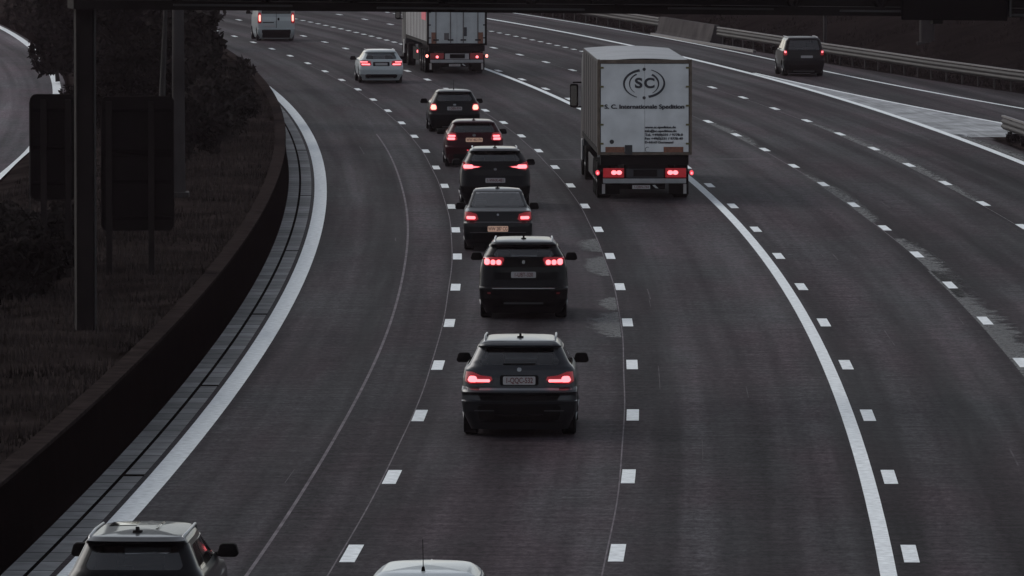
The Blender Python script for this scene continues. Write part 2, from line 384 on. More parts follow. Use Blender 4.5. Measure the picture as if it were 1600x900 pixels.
guardrail('guardrail', 'short far stretch of steel guardrail beyond the concrete block at the top', lin(384, 470, 26), guardo, lin(386, 468, 20))
guardrail('guardrail', 'steel guardrail end at the gore nose on the right edge', lin(150, 242, 24), lambda s: 17.75 + .00006 * (242 - s) ** 2, lin(152, 240.5, 30))
cb = empty('concrete_barrier', W(20.6, 374)); tag(cb, 'pale weathered concrete barrier between two guardrails at the top right', 'barrier')
worldparent(sweep('barrier_body', [(-.45, -.02), (-.30, .25), (-.12, .95), (.12, .95), (.3, -.02)], lin(364.6, 383.4, 8), M['conc'], off=guardo), cb)
worldparent(sweep('kerb', [(-.62, -.02), (-.62, .12), (-.46, .12), (-.46, -.02)], lin(350, 383.4, 8), M['steel'], off=guardo), cb)

def column(name, label, cat, p, r0, r1, h, m, n=10, cap=None):
    root = empty(name, p); tag(root, label, cat)
    mb = MB(); mb.tube([(0, 0, -.1), (0, 0, h)], [r0, r1], n); mb.build('shaft', m, root, sm=40)
    b = MB(); b.box(-r0 * 1.5, r0 * 1.5, -r0 * 1.5, r0 * 1.5, -.1, .12); b.build('base_plate', M['steeld'], root, bevel=.02)
    return root
def lamp_post(label, p, rz, side):
    root = column('street_lamp', label, 'street lamp', p, .17, .10, 10.5, M['conc'] if side else M['steeld'], 12)
    root.rotation_euler = (0, 0, rz)
    a = MB(); a.tube([(0, 0, 10.4), (.5, 0, 10.75), (2.2, 0, 11.0)], [.07, .06, .05], 8); a.build('arm', M['steeld'], root, sm=50)
    h = MB(); h.box(2.1, 2.9, -.14, .14, 10.92, 11.06); h.build('lamp_head', M['steeld'], root, bevel=.04)
p = W(-7.95, 181); lamp_post('pale grey lamp column on the median, just right of the wide sign', (p.x, p.y, medz(-7.95, 181)), 0, True)
p = W(28.0, 352); 
def pillar():
    p = W(27.2, 338); z = slopez(27.2, 338); root = empty('concrete_pillar', (p.x, p.y, z - .1)); tag(root, 'thick pale concrete pillar standing on the dark slope behind the right guardrail', 'pillar')
    b = MB(); b.prism([(-.33, -.25), (-.25, -.33), (.25, -.33), (.33, -.25), (.33, .33), (-.33, .33)], 'z', -.4, 8.5); b.build('shaft', M['conc'], root, bevel=.02)
    b = MB(); b.box(-.46, .46, -.46, .46, -.4, .14); b.build('footing', M['conc'], root, bevel=.03)
    b = MB(); b.box(-.5, .5, -.42, .42, 8.5, 8.75); b.build('cap', M['conc'], root, bevel=.03)
pillar()
p = W(24.2, 350); column('pole', 'thin dark pole on the slope left of the concrete pillar', 'pole', (p.x, p.y, slopez(24.2, 350)), .09, .07, 7.5, M['steeld'], 8)

# ------------------------------------------------------------------ gantry over the road
def gantry():
    gx, gy = -7.50, 131.5; root = empty('overhead_gantry', (gx, gy, 1.0)); tag(root, 'dark steel gantry with a post on the median and its beam across the top', 'gantry')
    L_ = 27.5; yaw = rad(9); root.rotation_euler = (0, 0, yaw)
    # column: wide flange section
    c = MB(); c.box(-.14, .14, -.16, .16, -.6, 6.9); c.build('column', M['gantry'], root, bevel=.01)
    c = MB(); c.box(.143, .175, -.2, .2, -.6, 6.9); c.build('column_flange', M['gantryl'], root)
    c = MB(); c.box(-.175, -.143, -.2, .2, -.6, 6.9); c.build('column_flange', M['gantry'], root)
    c = MB(); c.box(-.4, .4, -.4, .4, -.25, -.02); c.build('footing', M['conc'], root, bevel=.02)
    c = MB(); c.box(L_ - .2, L_ + .2, -.2, .2, -1.1, 5.7); c.build('column', M['gantry'], root, bevel=.01)
    # beam: slightly falling to the right
    def bz(x): return 5.66 - .012 * x
    def beam(x0, x1, y0, y1, za, zb, name, m, bevel=0):
        b = MB(); b.add([(x0, y0, bz(x0) + za), (x1, y0, bz(x1) + za), (x1, y1, bz(x1) + za), (x0, y1, bz(x0) + za),
                         (x0, y0, bz(x0) + zb), (x1, y0, bz(x1) + zb), (x1, y1, bz(x1) + zb), (x0, y1, bz(x0) + zb)],
                        [(0, 3, 2, 1), (4, 5, 6, 7), (0, 1, 5, 4), (1, 2, 6, 5), (2, 3, 7, 6), (3, 0, 4, 7)]); return b.build(name, m, root, bevel=bevel)
    beam(-.25, L_ + .3, -.55, .55, 0, .16, 'lower_chord', M['gantry'])
    beam(-.25, L_ + .3, -.55, -.40, 1.3, 1.45, 'upper_chord', M['gantry'])
    beam(-.25, L_ + .3, .40, .55, 1.3, 1.45, 'upper_chord', M['gantry'])
    beam(-.25, L_ + .3, -.38, -.34, .163, 1.3, 'web_plate', M['gantry'])
    for i in range(18):
        x = i * L_ / 17.5; b = MB(); b.tube([(x, -.47, bz(x) + .1), (x + L_ / 35, -.47, bz(x) + 1.35), (x + L_ / 17.5, -.47, bz(x) + .1)], .05, 6); b.build('lattice', M['gantry'], root)
    for x0, x1, dz, m in ((1.5, 3.6, .05, 'gantryl'), (5.1, 8.8, .03, 'gantryl'), (10.3, 12.2, .07, 'gantryl'), (13.4, 15.2, .05, 'gantryl')):
        beam(x0, x1, -.60, -.553, .02 + dz, .055 + dz, 'cable_tray', M[m])
    for x0, x1, zz in ((.4, 3.9, .19), (4.3, 7.2, .18), (8.9, 12.4, .17), (14.5, 16.4, -.06)):
        beam(x0, x1, -.75, -.61, zz, 2.6, 'sign_panel', M['signback'])
    beam(16.5, 19.5, -.72, -.61, .02, .06, 'cable_tray', M['gantryl'])
    beam(16.44, 16.48, -.74, -.60, .0, 1.3, 'bracket', M['gantryl'])
    beam(15.1, 15.28, -.5, -.3, -.13, -.003, 'clamp', M['steeld'])
gantry()

# two signs seen from behind, on the median
def sign(label, bx, px0, px1, py1, py0, ribs, posts, edge):
    p = Vector((bx, 148.5, 1.0)); root = empty('road_sign', p, rad(2)); tag(root, label, 'road sign')
    k = 148.5 / 11700; x = lambda px: (px - 800) * k - bx; z = lambda py: CAMH - (py + 231) * k - 1.0
    X0, X1, Z1, Z0 = x(px0), x(px1), z(py1), z(py0); c = .12; pts = []
    for cx, cz, a0 in ((X1 - c, Z1 - c, 0), (X0 + c, Z1 - c, 90), (X0 + c, Z0 + c, 180), (X1 - c, Z0 + c, 270)):
        for i in range(5): t = rad(a0 + i * 22.5); pts.append((cx + c * math.cos(t), cz + c * math.sin(t)))
    b = MB(); b.prism(pts, 'y', .0, .03); b.build('panel', M['signback'], root)
    b = MB(); b.tube([(a, -.01, c_) for a, c_ in pts] + [(pts[0][0], -.01, pts[0][1])], .012, 6); b.build('rim', M['gantry'], root, sm=60)
    if edge: b = MB(); b.box(X0 - .022, X0 - .004, -.02, .03, -.4, Z1 - .14); b.build('edge_strip', M['gantryl'], root)
    for py in ribs:
        b = MB(); b.box(X0 + .05, X1 - .05, -.055, -.003, z(py) - .03, z(py) + .03); b.build('rib', M['crackdark'], root, bevel=.006)  # ribs near black: their shadow lines are put into the colour
    for px in posts:
        b = MB(); b.box(x(px) - .06, x(px) + .06, -.19, -.058, -.5, Z1 - .1); b.build('post', M['gantry'], root, bevel=.01)
sign('narrow dark road sign seen from behind, left of the thick gantry post', -9.2, 47, 117, 147, 312, (172, 230, 286), (68, 106), True)
sign('wide dark road sign seen from behind, right of the thick gantry post', -7.4, 158, 271, 150, 360, (172, 236, 242, 284, 340), (170, 236), False)

# ------------------------------------------------------------------ foliage
def foliage(name, centers, radii, n, leaf, m, parent):
    """leaf quads scattered on and inside several lumpy clumps"""
    C_ = np.array(centers, float); Rd = np.array(radii, float); wgt = Rd.prod(axis=1) ** .67; wgt /= wgt.sum()
    idx = rng.choice(len(C_), n, p=wgt); d = rng.normal(size=(n, 3)); d /= np.linalg.norm(d, axis=1)[:, None]
    rr = rng.uniform(.35, 1.12, n) ** .6; ctr = C_[idx] + d * Rd[idx] * rr[:, None]
    ctr += .16 * np.sin(ctr[:, [1, 2, 0]] * 5.0)
    u = rng.normal(size=(n, 3)); u /= np.linalg.norm(u, axis=1)[:, None]; v = np.cross(u, rng.normal(size=(n, 3))); v /= np.linalg.norm(v, axis=1)[:, None]
    sz = leaf * rng.uniform(.5, 1.3, n)[:, None]
    q = np.stack([ctr - u * sz, ctr - v * sz * .45, ctr + u * sz, ctr + v * sz * .45], 1).reshape(-1, 3)
    me = bpy.data.meshes.new(name); me.vertices.add(len(q)); me.vertices.foreach_set('co', q.ravel())
    me.loops.add(len(q)); me.loops.foreach_set('vertex_index', np.arange(len(q), dtype=np.int32))
    me.polygons.add(n); me.polygons.foreach_set('loop_start', np.arange(0, 4 * n, 4, dtype=np.int32)); me.update(calc_edges=True)
    return link(name, me, m, parent)
def tree(name, label, o, s, h, r, m, n=9000, leaf=.17, low=.15, cat='tree', group=None):
    z0 = medz(o, s) if o < 0 else slopez(o, s); p = W(o, s, z0 - .05); root = empty(name, p); tag(root, label, cat, group)
    t = MB(); k = random.uniform(-.3, .3); top = h * .8
    t.tube([(0, 0, -.2), (k * .3, 0, top * .35), (k, k * .5, top)], [r * .06 + .06, r * .045 + .04, .03], 8)
    for i in range(7 if low < .5 else 0):
        a = random.uniform(0, 6.28); zz = top * random.uniform(.2, .75); e = r * random.uniform(.5, .85)
        t.tube([(k * zz / top, 0, zz), (e * .5 * math.cos(a), e * .5 * math.sin(a), zz + e * .35), (e * math.cos(a), e * math.sin(a), zz + e * .6)], [.05, .035, .012], 5)
    t.build('trunk', M['bark'], root, sm=60)
    cs, rs = [], []
    for i in range(16):
        a = random.uniform(0, 6.28); f = random.uniform(low, .92); q = r * (1.05 - abs(f - .45) * 1.05) * random.uniform(.25, .8)
        cs.append((q * math.cos(a), q * math.sin(a), h * f)); rr = r * random.uniform(.28, .5); rs.append((rr, rr, rr * random.uniform(.7, 1.0)))
    if low < .5: cs.append((0, 0, h * .5)); rs.append((r * .55, r * .55, h * .4))
    foliage('crown', cs, rs, n, leaf, m, root); return root
G3 = 'trees and shrubs on the median'
TR = [ # label, o, s, h, r, mat, n
 ('tall dark leafy tree on the median, its crown edging the road beside the white van', -9.0, 262, 8.6, 2.0, 'leafA', 15000),
 ('dark tree on the median behind the pale lamp column', -10.4, 244, 8.0, 2.4, 'leafA', 13000),
 ('dark tree rising behind the gantry post', -11.0, 262, 8.4, 2.5, 'leafB', 13000),
 ('dark tree overhanging the white edge line of the far carriageway', -12.2, 292, 7.6, 2.3, 'leafA', 12000),
 ('dark tree at the top left between the two carriageways, farther back', -11.8, 330, 8.0, 2.8, 'leafB', 11000),
 ('leafy tree behind the tall median tree, next to the far lane dashes', -8.5, 300, 8.5, 2.4, 'leafB', 13000),
 ('farthest dark tree on the median, half hidden under the gantry beam', -9.5, 365, 8.5, 3.2, 'leafA', 11000),
 ('slim tree whose crown hides the top of the pale lamp column', -8.25, 176, 7.2, 1.05, 'leafB', 5000),
 ('low bushy tree at the foot of the tall median tree by the wall', -8.5, 233, 4.2, 1.5, 'leafB', 9000),
]
for l, o, s, h, r, m, n in TR: tree('broadleaf_tree', l, o, s, h, r, M[m], n, low=.80 if r < 1.1 else .15, group=G3)
SH = [
 ('small dark shrub cutting across the white edge line at the upper left', -12.0, 356, 1.5, .75, 'leafA', 2200),
 ('thick bramble shrub in the lower left corner of the bank', -10.9, 128, .8, 1.2, 'leafB', 5200),
 ('wide low shrub below the narrow road sign', -10.0, 146, 1.5, 1.2, 'leafB', 6200),
 ('ragged bush around the left post of the wide sign', -9.3, 151, 1.1, .9, 'leafB', 4200),
 ('round dark shrub right above the top of the narrow road sign', -13.0, 306, 1.3, .62, 'leafA', 2600),
 ('dark bramble shrub at the left edge, nearer than the road signs', -10.6, 137, 1.25, 1.1, 'leafA', 5200),
 ('dark shrub left of the gantry post, under the narrow sign', -9.1, 143, 1.1, .95, 'leafA', 4600),
 ('low shrub at the far left edge above the grass', -11.4, 150, 1.5, 1.1, 'leafB', 4600),
 ('ragged shrub beside the lamp column foot', -8.6, 200, 1.9, 1.2, 'leafA', 5200),
 ('shrub on the median between the lamp column and the wall', -7.4, 215, 1.9, 1.1, 'leafB', 5200),
 ('shrub behind the wide sign, in front of the trees', -10.2, 222, 3.0, 1.7, 'leafA', 7000),
 ('shrub by the low wall behind the narrow sign', -12.0, 236, 1.6, 1.0, 'leafA', 4200),
]
for l, o, s, h, r, m, n in SH: tree('shrub', l, o, s, h, r, M[m], n, leaf=.10, low=.2, cat='shrub', group=G3)
tree('shrub', 'dark bush under the guardrail end at the gore nose', 18.2, 239.5, .62, .62, M['leafB'], 5000, leaf=.06, low=.2, cat='shrub')
tree('shrub', 'second dark bush under the guardrail, nearer at the right edge', 18.5, 236.5, .66, .72, M['leafB'], 5000, leaf=.06, low=.2, cat='shrub')
for i, (o, s, h, r) in enumerate([(33, 300, 4, 2.5), (31, 330, 5, 3), (30, 365, 6, 3.2), (31.5, 400, 7, 3.5), (38, 318, 6, 3.5)]):
    tree('broadleaf_tree', ['dark tree on the right slope nearest the frame edge', 'dark tree on the right slope behind the concrete pillar', 'dark tree on the right slope left of the thin pole', 'farthest dark tree on the right slope above the concrete barrier', 'dark tree high on the right slope'][i], o, s, h, r, M['leafA'], 6000, leaf=.2, group='trees on the right slope')

# ------------------------------------------------------------------ text
def text_mesh(name, body, size, m, parent, x, y, z, align='CENTER', sx=1.0, bold=.0, depth=.002):
    cu = bpy.data.curves.new(name, 'FONT'); cu.body = body; cu.size = size; cu.align_x = align; cu.align_y = 'CENTER'; cu.extrude = depth; cu.offset = bold
    o = bpy.data.objects.new(name, cu); COL.objects.link(o); bpy.context.view_layer.update()
    me = bpy.data.meshes.new_from_object(o.evaluated_get(bpy.context.evaluated_depsgraph_get())); bpy.data.objects.remove(o); bpy.data.curves.remove(cu)
    me.transform(Matrix.Translation((x, y, z)) @ Matrix.Rotation(math.pi / 2, 4, 'X') @ Matrix.Diagonal((sx, 1, 1, 1)))
    return link(name, me, m, parent)

# ------------------------------------------------------------------ cars
def paint(name, col, metal=.0, rough=.35):
    m = mat(name, col, rough, metal, coat=.5, spec=.05); m.node_tree.nodes['Principled BSDF'].inputs['Coat IOR'].default_value = 1.22; return m
P_ = dict(
 black=paint('black_car_paint', (.0025, .0025, .003)), graph=paint('graphite_car_paint', (.030, .0315, .035), .6),
 grey=paint('grey_car_paint', (.012, .0125, .0135), .2), red=paint('dark_red_car_paint', (.026, .0015, .004)),
 white=paint('white_car_paint', (.38, .41, .42)), silver=paint('silver_car_paint', (.36, .39, .40), .2), vanw=paint('van_paint', (.30, .325, .33)),
 dark=paint('dark_green_grey_paint', (.005, .0055, .006)), redroof=paint('mauve_roof_sheen', (.09, .03, .06), .2))
M['plastic'] = mat('black_plastic', (.0035, .003, .003), .8, spec=.08)
M['under'] = mat('underbody', (.002, .002, .002), 1, spec=.02)
M['tyre'] = mat('tyre_rubber', (.003, .003, .003), .95, spec=.05)
M['rim'] = mat('wheel_alloy', (.12, .12, .125), .4, .7)
M['sideglass'] = mat('dark_side_glass', (.002, .002, .0025), .06, spec=.2)
M['chrome'] = mat('chrome_trim', (.3, .29, .28), .18, 1.0)
M['rail'] = mat('roof_rail_metal', (.25, .255, .26), .35, .8)
M['ledge_sheen'] = mat('painted_ledge_sheen', (.15, .156, .168), .5, .0, coat=.2)  # lighter colour stands in for sky reflected on the body-painted bumper top
M['seat'] = mat('seat_cloth', (.012, .011, .012), .9)
M['lens'] = mat('tail_lens', (.05, .002, .004), .3, coat=.1, emis=(1, .02, .04), es=.07)
M['lensoff'] = mat('tail_lens_unlit', (.05, .003, .005), .3, coat=.2, emis=(1, .03, .05), es=.02)
M['glow'] = mat('tail_lamp_lit', (.5, .1, .1), .5, emis=(1.0, .15, .17), es=1.5)
M['glowo'] = mat('tail_lamp_lit_warm', (.5, .15, .1), .5, emis=(1.0, .27, .22), es=1.4)
M['glowd'] = mat('brake_lamp_dim', (.4, .03, .04), .5, emis=(1.0, .06, .09), es=.4)
M['plate'] = mat('number_plate', (.30, .285, .29), .5); M['plateo'] = mat('number_plate_yellow', (.40, .27, .20), .5, emis=(1, .6, .45), es=.10)  # the orange plate also glows faintly by itself, without any plate lamp
M['platet'] = mat('plate_letters', (.10, .01, .015), .6); M['platek'] = mat('plate_letters_black', (.02, .01, .01), .6)
gm = mat('tinted_glass', (.10, .11, .12), .03); n = gm.node_tree; b_ = n.nodes['Principled BSDF']; tr = n.nodes.new('ShaderNodeBsdfTransparent'); tr.inputs[0].default_value = (.80, .82, .84, 1)
gl = n.nodes.new('ShaderNodeBsdfGlossy'); gl.inputs['Roughness'].default_value = .03; fr = n.nodes.new('ShaderNodeFresnel'); fr.inputs[0].default_value = 1.8; mxs = n.nodes.new('ShaderNodeMixShader')
n.links.new(fr.outputs[0], mxs.inputs[0]); n.links.new(tr.outputs[0], mxs.inputs[1]); n.links.new(gl.outputs[0], mxs.inputs[2]); n.links.new(mxs.outputs[0], n.nodes['Material Output'].inputs[0]); M['glass'] = gm

def half_outline(w_, r, f, cr, bow=.05, cf=.45):
    cr = min(cr, w_ * .8); cry = cr * .75; pts = []
    for i in range(7):
        x = (w_ - cr) * i / 6; pts.append((x, r + bow * (x / max(w_, .01)) ** 2))
    yb = r + bow * ((w_ - cr) / w_) ** 2
    for i in range(1, 8):
        t = math.pi / 2 * i / 7; pts.append((w_ - cr + cr * math.sin(t), yb + cry * (1 - math.cos(t))))
    y1, y2 = yb + cry, f - cf
    for i in range(1, 13):
        t = i / 12; pts.append((w_ * (1 - .05 * t ** 4), y1 + (y2 - y1) * t))
    wf = w_ * .95
    for i in range(1, 8):
        t = math.pi / 2 * i / 7; pts.append((wf - cf * (1 - math.cos(t)), y2 + cf * .8 * math.sin(t)))
    xf = wf - cf
    for i in range(1, 5): pts.append((xf * (1 - i / 4), y2 + cf * .8 + cf * .2 * (i / 4)))
    return pts
def loft(keys, front, crown, inset=0, zlim=None, step=.028):
    kz = [k[0] for k in keys]; zs = sorted(set([round(z, 4) for z in kz] + list(np.arange(kz[0], kz[-1], step).round(4))))
    if zlim: zs = sorted(set([z for z in zs if zlim[0] < z < zlim[1]] + list(zlim)))
    vs = []; fs = []; n = 0; col = lambda j: [k[j] for k in keys]
    rings = []
    for z in zs:
        w_, r, cr = (float(np.interp(z, kz, col(j))) for j in (1, 2, 3)); f = float(np.interp(z, [a[0] for a in front], [a[1] for a in front]))
        h = half_outline(max(.05, w_ - inset), r + inset, f - inset, max(.05, cr)); rings.append((h + [(-x, y) for x, y in reversed(h[1:-1])], z))
    if crown:
        base, z = rings[-1]; ys = [p[1] for p in base]; cy = (min(ys) + max(ys)) / 2
        for t in (.93, .8, .6, .35, .12): rings.append(([(x * t, cy + (y - cy) * (t * .5 + .5 if t > .7 else t + .03)) for x, y in base], z + crown * (1 - t * t)))
    n = len(rings[0][0])
    for h, z in rings: vs += [(x, y, z) for x, y in h]
    for i in range(len(rings) - 1):
        for k in range(n): j = (k + 1) % n; fs.append((i * n + k, i * n + j, (i + 1) * n + j, (i + 1) * n + k))
    fs.append(tuple(range(n - 1, -1, -1))); fs.append(tuple((len(rings) - 1) * n + k for k in range(n)))
    return MB().add(vs, fs)
def bool_cut(me, cutters):
    o = bpy.data.objects.new('tmp', me); COL.objects.link(o); cs = []
    for c in cutters:
        co = bpy.data.objects.new('tmpc', c); COL.objects.link(co); cs.append(co)
        md = o.modifiers.new('b', 'BOOLEAN'); md.object = co; md.operation = 'DIFFERENCE'; md.solver = 'EXACT'
    bpy.context.view_layer.update()
    r = bpy.data.meshes.new_from_object(o.evaluated_get(bpy.context.evaluated_depsgraph_get()))
    for q in cs + [o]: bpy.data.objects.remove(q)
    return r
def rr_poly(x0, x1, z0, z1, r=.03, top=0.0):
    """rounded quad in (x,z); top = how much each upper corner moves inward"""
    out = []
    for (cx, cz, a0) in ((x1 - r - top, z1 - r, 0), (x0 + r + top, z1 - r, 90), (x0 + r, z0 + r, 180), (x1 - r, z0 + r, 270)):
        for i in range(5): t = rad(a0 + i * 22.5); out.append((cx + r * math.cos(t), cz + r * math.sin(t)))
    return out
def dens(poly, d=.04):
    out = []
    for i, a in enumerate(poly):
        b = poly[(i + 1) % len(poly)]; n = max(1, int(math.dist(a, b) / d))
        out += [(a[0] + (b[0] - a[0]) * k / n, a[1] + (b[1] - a[1]) * k / n) for k in range(n)]
    return out
def hug(bvh, name, poly, m, parent, off=.006, axis='y', sgn=1, thick=.02, bulge=0.0, rings=6):
    """a panel with the given outline that follows the body; axis y = seen from behind, x = from the side, z = from above"""
    poly = dens(poly); n = len(poly); cx = sum(p[0] for p in poly) / n; cz = sum(p[1] for p in poly) / n
    vs = []; fs = []
    def proj(a, c, o):
        if axis == 'y': org, d = Vector((a, -3, c)), Vector((0, 1, 0))
        elif axis == 'x': org, d = Vector((4 * sgn, a, c)), Vector((-sgn, 0, 0))
        elif axis == 'f': org, d = Vector((a, 9, c)), Vector((0, -1, 0))
        else: org, d = Vector((a, c, 5)), Vector((0, 0, -1))
        h = bvh.ray_cast(org, d)[0]
        if h is None and axis == 'x':
            for dy in (.04, .08, .14, .22, .32, .45):
                h = bvh.ray_cast(org - Vector((0, dy, 0)), d)[0]
                if h is not None: break
        if h is None: h = org + d * (3.3 if axis == 'y' else 3.1 if axis == 'x' else 6 if axis == 'f' else 3.4)
        return h - d * o
    for q in range(rings + 1):
        t = q / rings
        for (a, c) in poly: vs.append(proj(cx + (a - cx) * t, cz + (c - cz) * t, off + bulge * (1 - t ** 3)))
    for (a, c) in poly: vs.append(proj(a, c, -thick))
    for q in range(rings + 1):
        for k in range(n):
            j = (k + 1) % n; fs.append((q * n + k, (q + 1) * n + k, (q + 1) * n + j, q * n + j))
    me = bpy.data.meshes.new(name); me.from_pydata([tuple(v) for v in vs], [], fs); bm = bmesh.new(); bm.from_mesh(me)
    bmesh.ops.remove_doubles(bm, verts=bm.verts, dist=.0004); bmesh.ops.recalc_face_normals(bm, faces=bm.faces); bm.to_mesh(me); bm.free()
    smooth(me, 50); return link(name, me, m, parent)
def wheel(root, x, y, r, wd, side):
    a = MB(); prof = [(r * .6, -wd / 2), (r * .93, -wd / 2), (r, -wd / 2 + .03), (r, wd / 2 - .03), (r * .93, wd / 2), (r * .6, wd / 2)]; N = 28; vs = []; fs = []
    for k in range(N):
        t = 2 * math.pi * k / N; vs += [(x + px, y + q * math.cos(t), r + q * math.sin(t)) for q, px in prof]
    for k in range(N):
        for i in range(6): j = (i + 1) % 6; kk = (k + 1) % N; fs.append((k * 6 + i, k * 6 + j, kk * 6 + j, kk * 6 + i))
    t_ = a.add(vs, fs).build('wheel', M['tyre'], root, sm=35)
    b = MB(); xo = x + side * wd * .36; b.tube([(xo - side * .06, y, r), (xo, y, r)], [r * .61, r * .58], 20)
    for k in range(5):
        t = 2 * math.pi * k / 5; b.tube([(xo + side * .015, y, r), (xo + side * .012, y + r * .5 * math.cos(t), r + r * .5 * math.sin(t))], [.045, .025], 6)
    b.build('rim', M['rim'], t_, sm=40)

def car(name, label, cat, x, y, rz, keys, front, paintm, L, win, lamps, plate, crown=.022, roofm=None, arch=(.85, 3.55), wr=.33, mirrors=None, side=None,
        rails=None, fin=None, trims=(), group='vehicles driving away on the motorway', screen=None, glassm='glass', extras=None, belt=None, hollow=True):
    root = empty(name, (x, y, 0), rz); tag(root, label, cat, group)
    mb = loft(keys, front, crown); me0 = mb.mesh('body'); bm = bmesh.new(); bm.from_mesh(me0); bmesh.ops.triangulate(bm, faces=bm.faces); bvh = BVHTree.FromBMesh(bm); bm.free()
    W_ = max(k[1] for k in keys); ztop = keys[-1][0]
    cut = []
    for ya in arch:
        for sg in (-1, 1):
            c = MB(); c.tube([(sg * (W_ - .30), ya, wr), (sg * (W_ + .2), ya, wr)], wr + .055, 28); cut.append(c.mesh('c'))
    if hollow:
        cav = loft(keys, [(a, b) for a, b in front], 0, inset=.07, zlim=(.62, ztop - .03)); cut.append(cav.mesh('c'))
        c = MB(); c.prism(win, 'y', -.6, 1.8); cut.append(c.mesh('c'))
        c = MB(); screen = [(a, b if b > sum(q[1] for q in screen) / len(screen) else b - .09) for a, b in screen]; c.prism(screen, 'y', 1.9, L + .5); cut.append(c.mesh('c'))
    bme = bool_cut(me0, cut); smooth(bme, 32)
    body = link('body', bme, paintm, root)
    # glass
    hug(bvh, 'rear_window', win, M[glassm] if hollow else M['sideglass'], root, off=.002, thick=.004 if hollow else .02)
    if screen: hug(bvh, 'windscreen', screen, M[glassm], root, off=.002, thick=.004, axis='f')
    if side:
        for sg in (-1, 1):
            for poly in side: hug(bvh, 'side_window', poly, M['sideglass'], root, off=.005, axis='x', sgn=sg)
    if hollow:
        for sx in (-.40, .40):
            for sy in (1.15, 2.0):
                s_ = MB(); s_.box(sx - .24, sx + .24, sy, sy + .14, .55, ztop - .48); s_.box(sx - .13, sx + .13, sy + .01, sy + .11, ztop - .46, ztop - .25); s_.build('seat', M['seat'], root, bevel=.04, sm=40)
    # lamps: (lens outline on the right side, list of lit outlines, glow material); mirrored to the left
    for sg in (1, -1):
        outl, lits, gmn = lamps; flip = lambda pl: [(sg * a, c) for a, c in pl]
        l = hug(bvh, 'tail_light', flip(outl), M['lens'], root, off=.012, bulge=.01)
        for lt in lits: hug(bvh, 'bulb', flip(lt), M[gmn], l, off=.030, bulge=.006, rings=4)
    # plate
    if plate:
        px, pz, pw, ph, txt, pm = plate; hb = bvh.ray_cast(Vector((px, -3, pz)), Vector((0, 1, 0)))[0]; py = (hb.y if hb else 0) - .03
        pl = MB(); pl.prism(rr_poly(px - pw / 2, px + pw / 2, pz - ph / 2, pz + ph / 2, .02), 'y', py, py + .05); po = pl.build('number_plate', M[pm], root)
        if txt: text_mesh('plate_letters', txt, ph * .95, M['platet'] if pm == 'plate' else M['platek'], po, px, py - .003, pz, sx=pw * .92 / (len(txt) * ph * .95 * .6), bold=.002)
    for poly, m, nm, off in trims: hug(bvh, nm, poly, M[m] if isinstance(m, str) else m, root, off=off, rings=4)
    for i, ya in enumerate(arch):
        for sg in (-1, 1): wheel(root, sg * (W_ - .14), ya, wr, .23, sg)
    u = MB(); u.box(-W_ + .3, W_ - .3, .35, L - .5, .13, .24); u.build('underbody', M['under'], root, bevel=.02)
    if mirrors:
        mx, my, mz = mirrors
        for sg in (-1, 1):
            c = MB(); c.prism(rr_poly(-.125, .125, -.075, .085, .05, .02), 'y', -.06, .09); mm = c.mesh('wing_mirror', bevel=.02); mm.transform(Matrix.Translation((sg * mx, my, mz))); smooth(mm, 50); o = link('wing_mirror', mm, M['plastic'], root)
            a = MB(); a.tube([(sg * (mx - .1), my, mz - .04), (sg * (mx - .28), my + .04, mz - .08)], [.03, .035], 6); a.build('mirror_arm', M['plastic'], o)
    if rails:
        rx, y0, y1, rz_, rm = rails
        for sg in (-1, 1):
            a = MB(); a.tube([(sg * rx, y0, rz_ - .05), (sg * rx, y0 + .07, rz_ - .005), (sg * (rx + .01), (y0 + y1) / 2, rz_ + .008), (sg * rx, y1 - .1, rz_), (sg * rx, y1, rz_ - .05)], [.02, .02, .018, .018, .015], 8); a.build('roof_rail', M[rm], root, sm=60)
    if fin:
        fx, fy, kind = fin; h = bvh.ray_cast(Vector((fx, fy, 5)), Vector((0, 0, -1)))[0]; a = MB()
        if kind == 'fin': a.prism([(fy - .09, h.z - .01), (fy + .14, h.z - .01), (fy + .02, h.z + .055), (fy - .05, h.z + .065)], 'x', fx - .018, fx + .018); a.prism([(fy - .1, h.z - .01), (fy + .16, h.z - .01), (fy + .03, h.z + .02), (fy - .07, h.z + .02)], 'x', fx - .05, fx + .05)
        else: a.tube([(fx, fy, h.z - .01), (fx, fy, h.z + .05)], [.025, .015], 8); a.tube([(fx, fy, h.z + .04), (fx, fy - .10, h.z + kind)], [.006, .004], 6)
        a.build('antenna', M['plastic'], root)
    if extras: extras(root, bvh)
    return root
def F(L, zb, yb, zt, yt):    # front profile from bumper to bonnet to roof
    return [(.12, L - .12), (.35, L - .01), (.55, L), (.68, L - .06), (zb - .18, L - .28), (zb - .05, (L + yb) / 2), (zb, yb), (zt, yt), (zt + .3, yt - .2)]
def px2(px, py, Z): return ((px - 800) * Z / 11700, CAMH - (py + 231) * Z / 11700)
def place(px, Z): return ((px - 800) * Z / 11700, Z, head(Z))
def sidewins(keys, zb, zt, y0, y1, y2, y3, rake=1.05):
    y3 = y3 - .32
    return [[(y0 + .12, zb), (y1 + .25, zb), (y1 + .25, zt), (y0 + .40, zt)], [(y1 + .33, zb), (y2, zb), (y2 - .02, zt), (y1 + .33, zt)], [(y2 + .08, zb), (y3, zb), (y3 - .46, zt), (y2 + .06, zt)]]

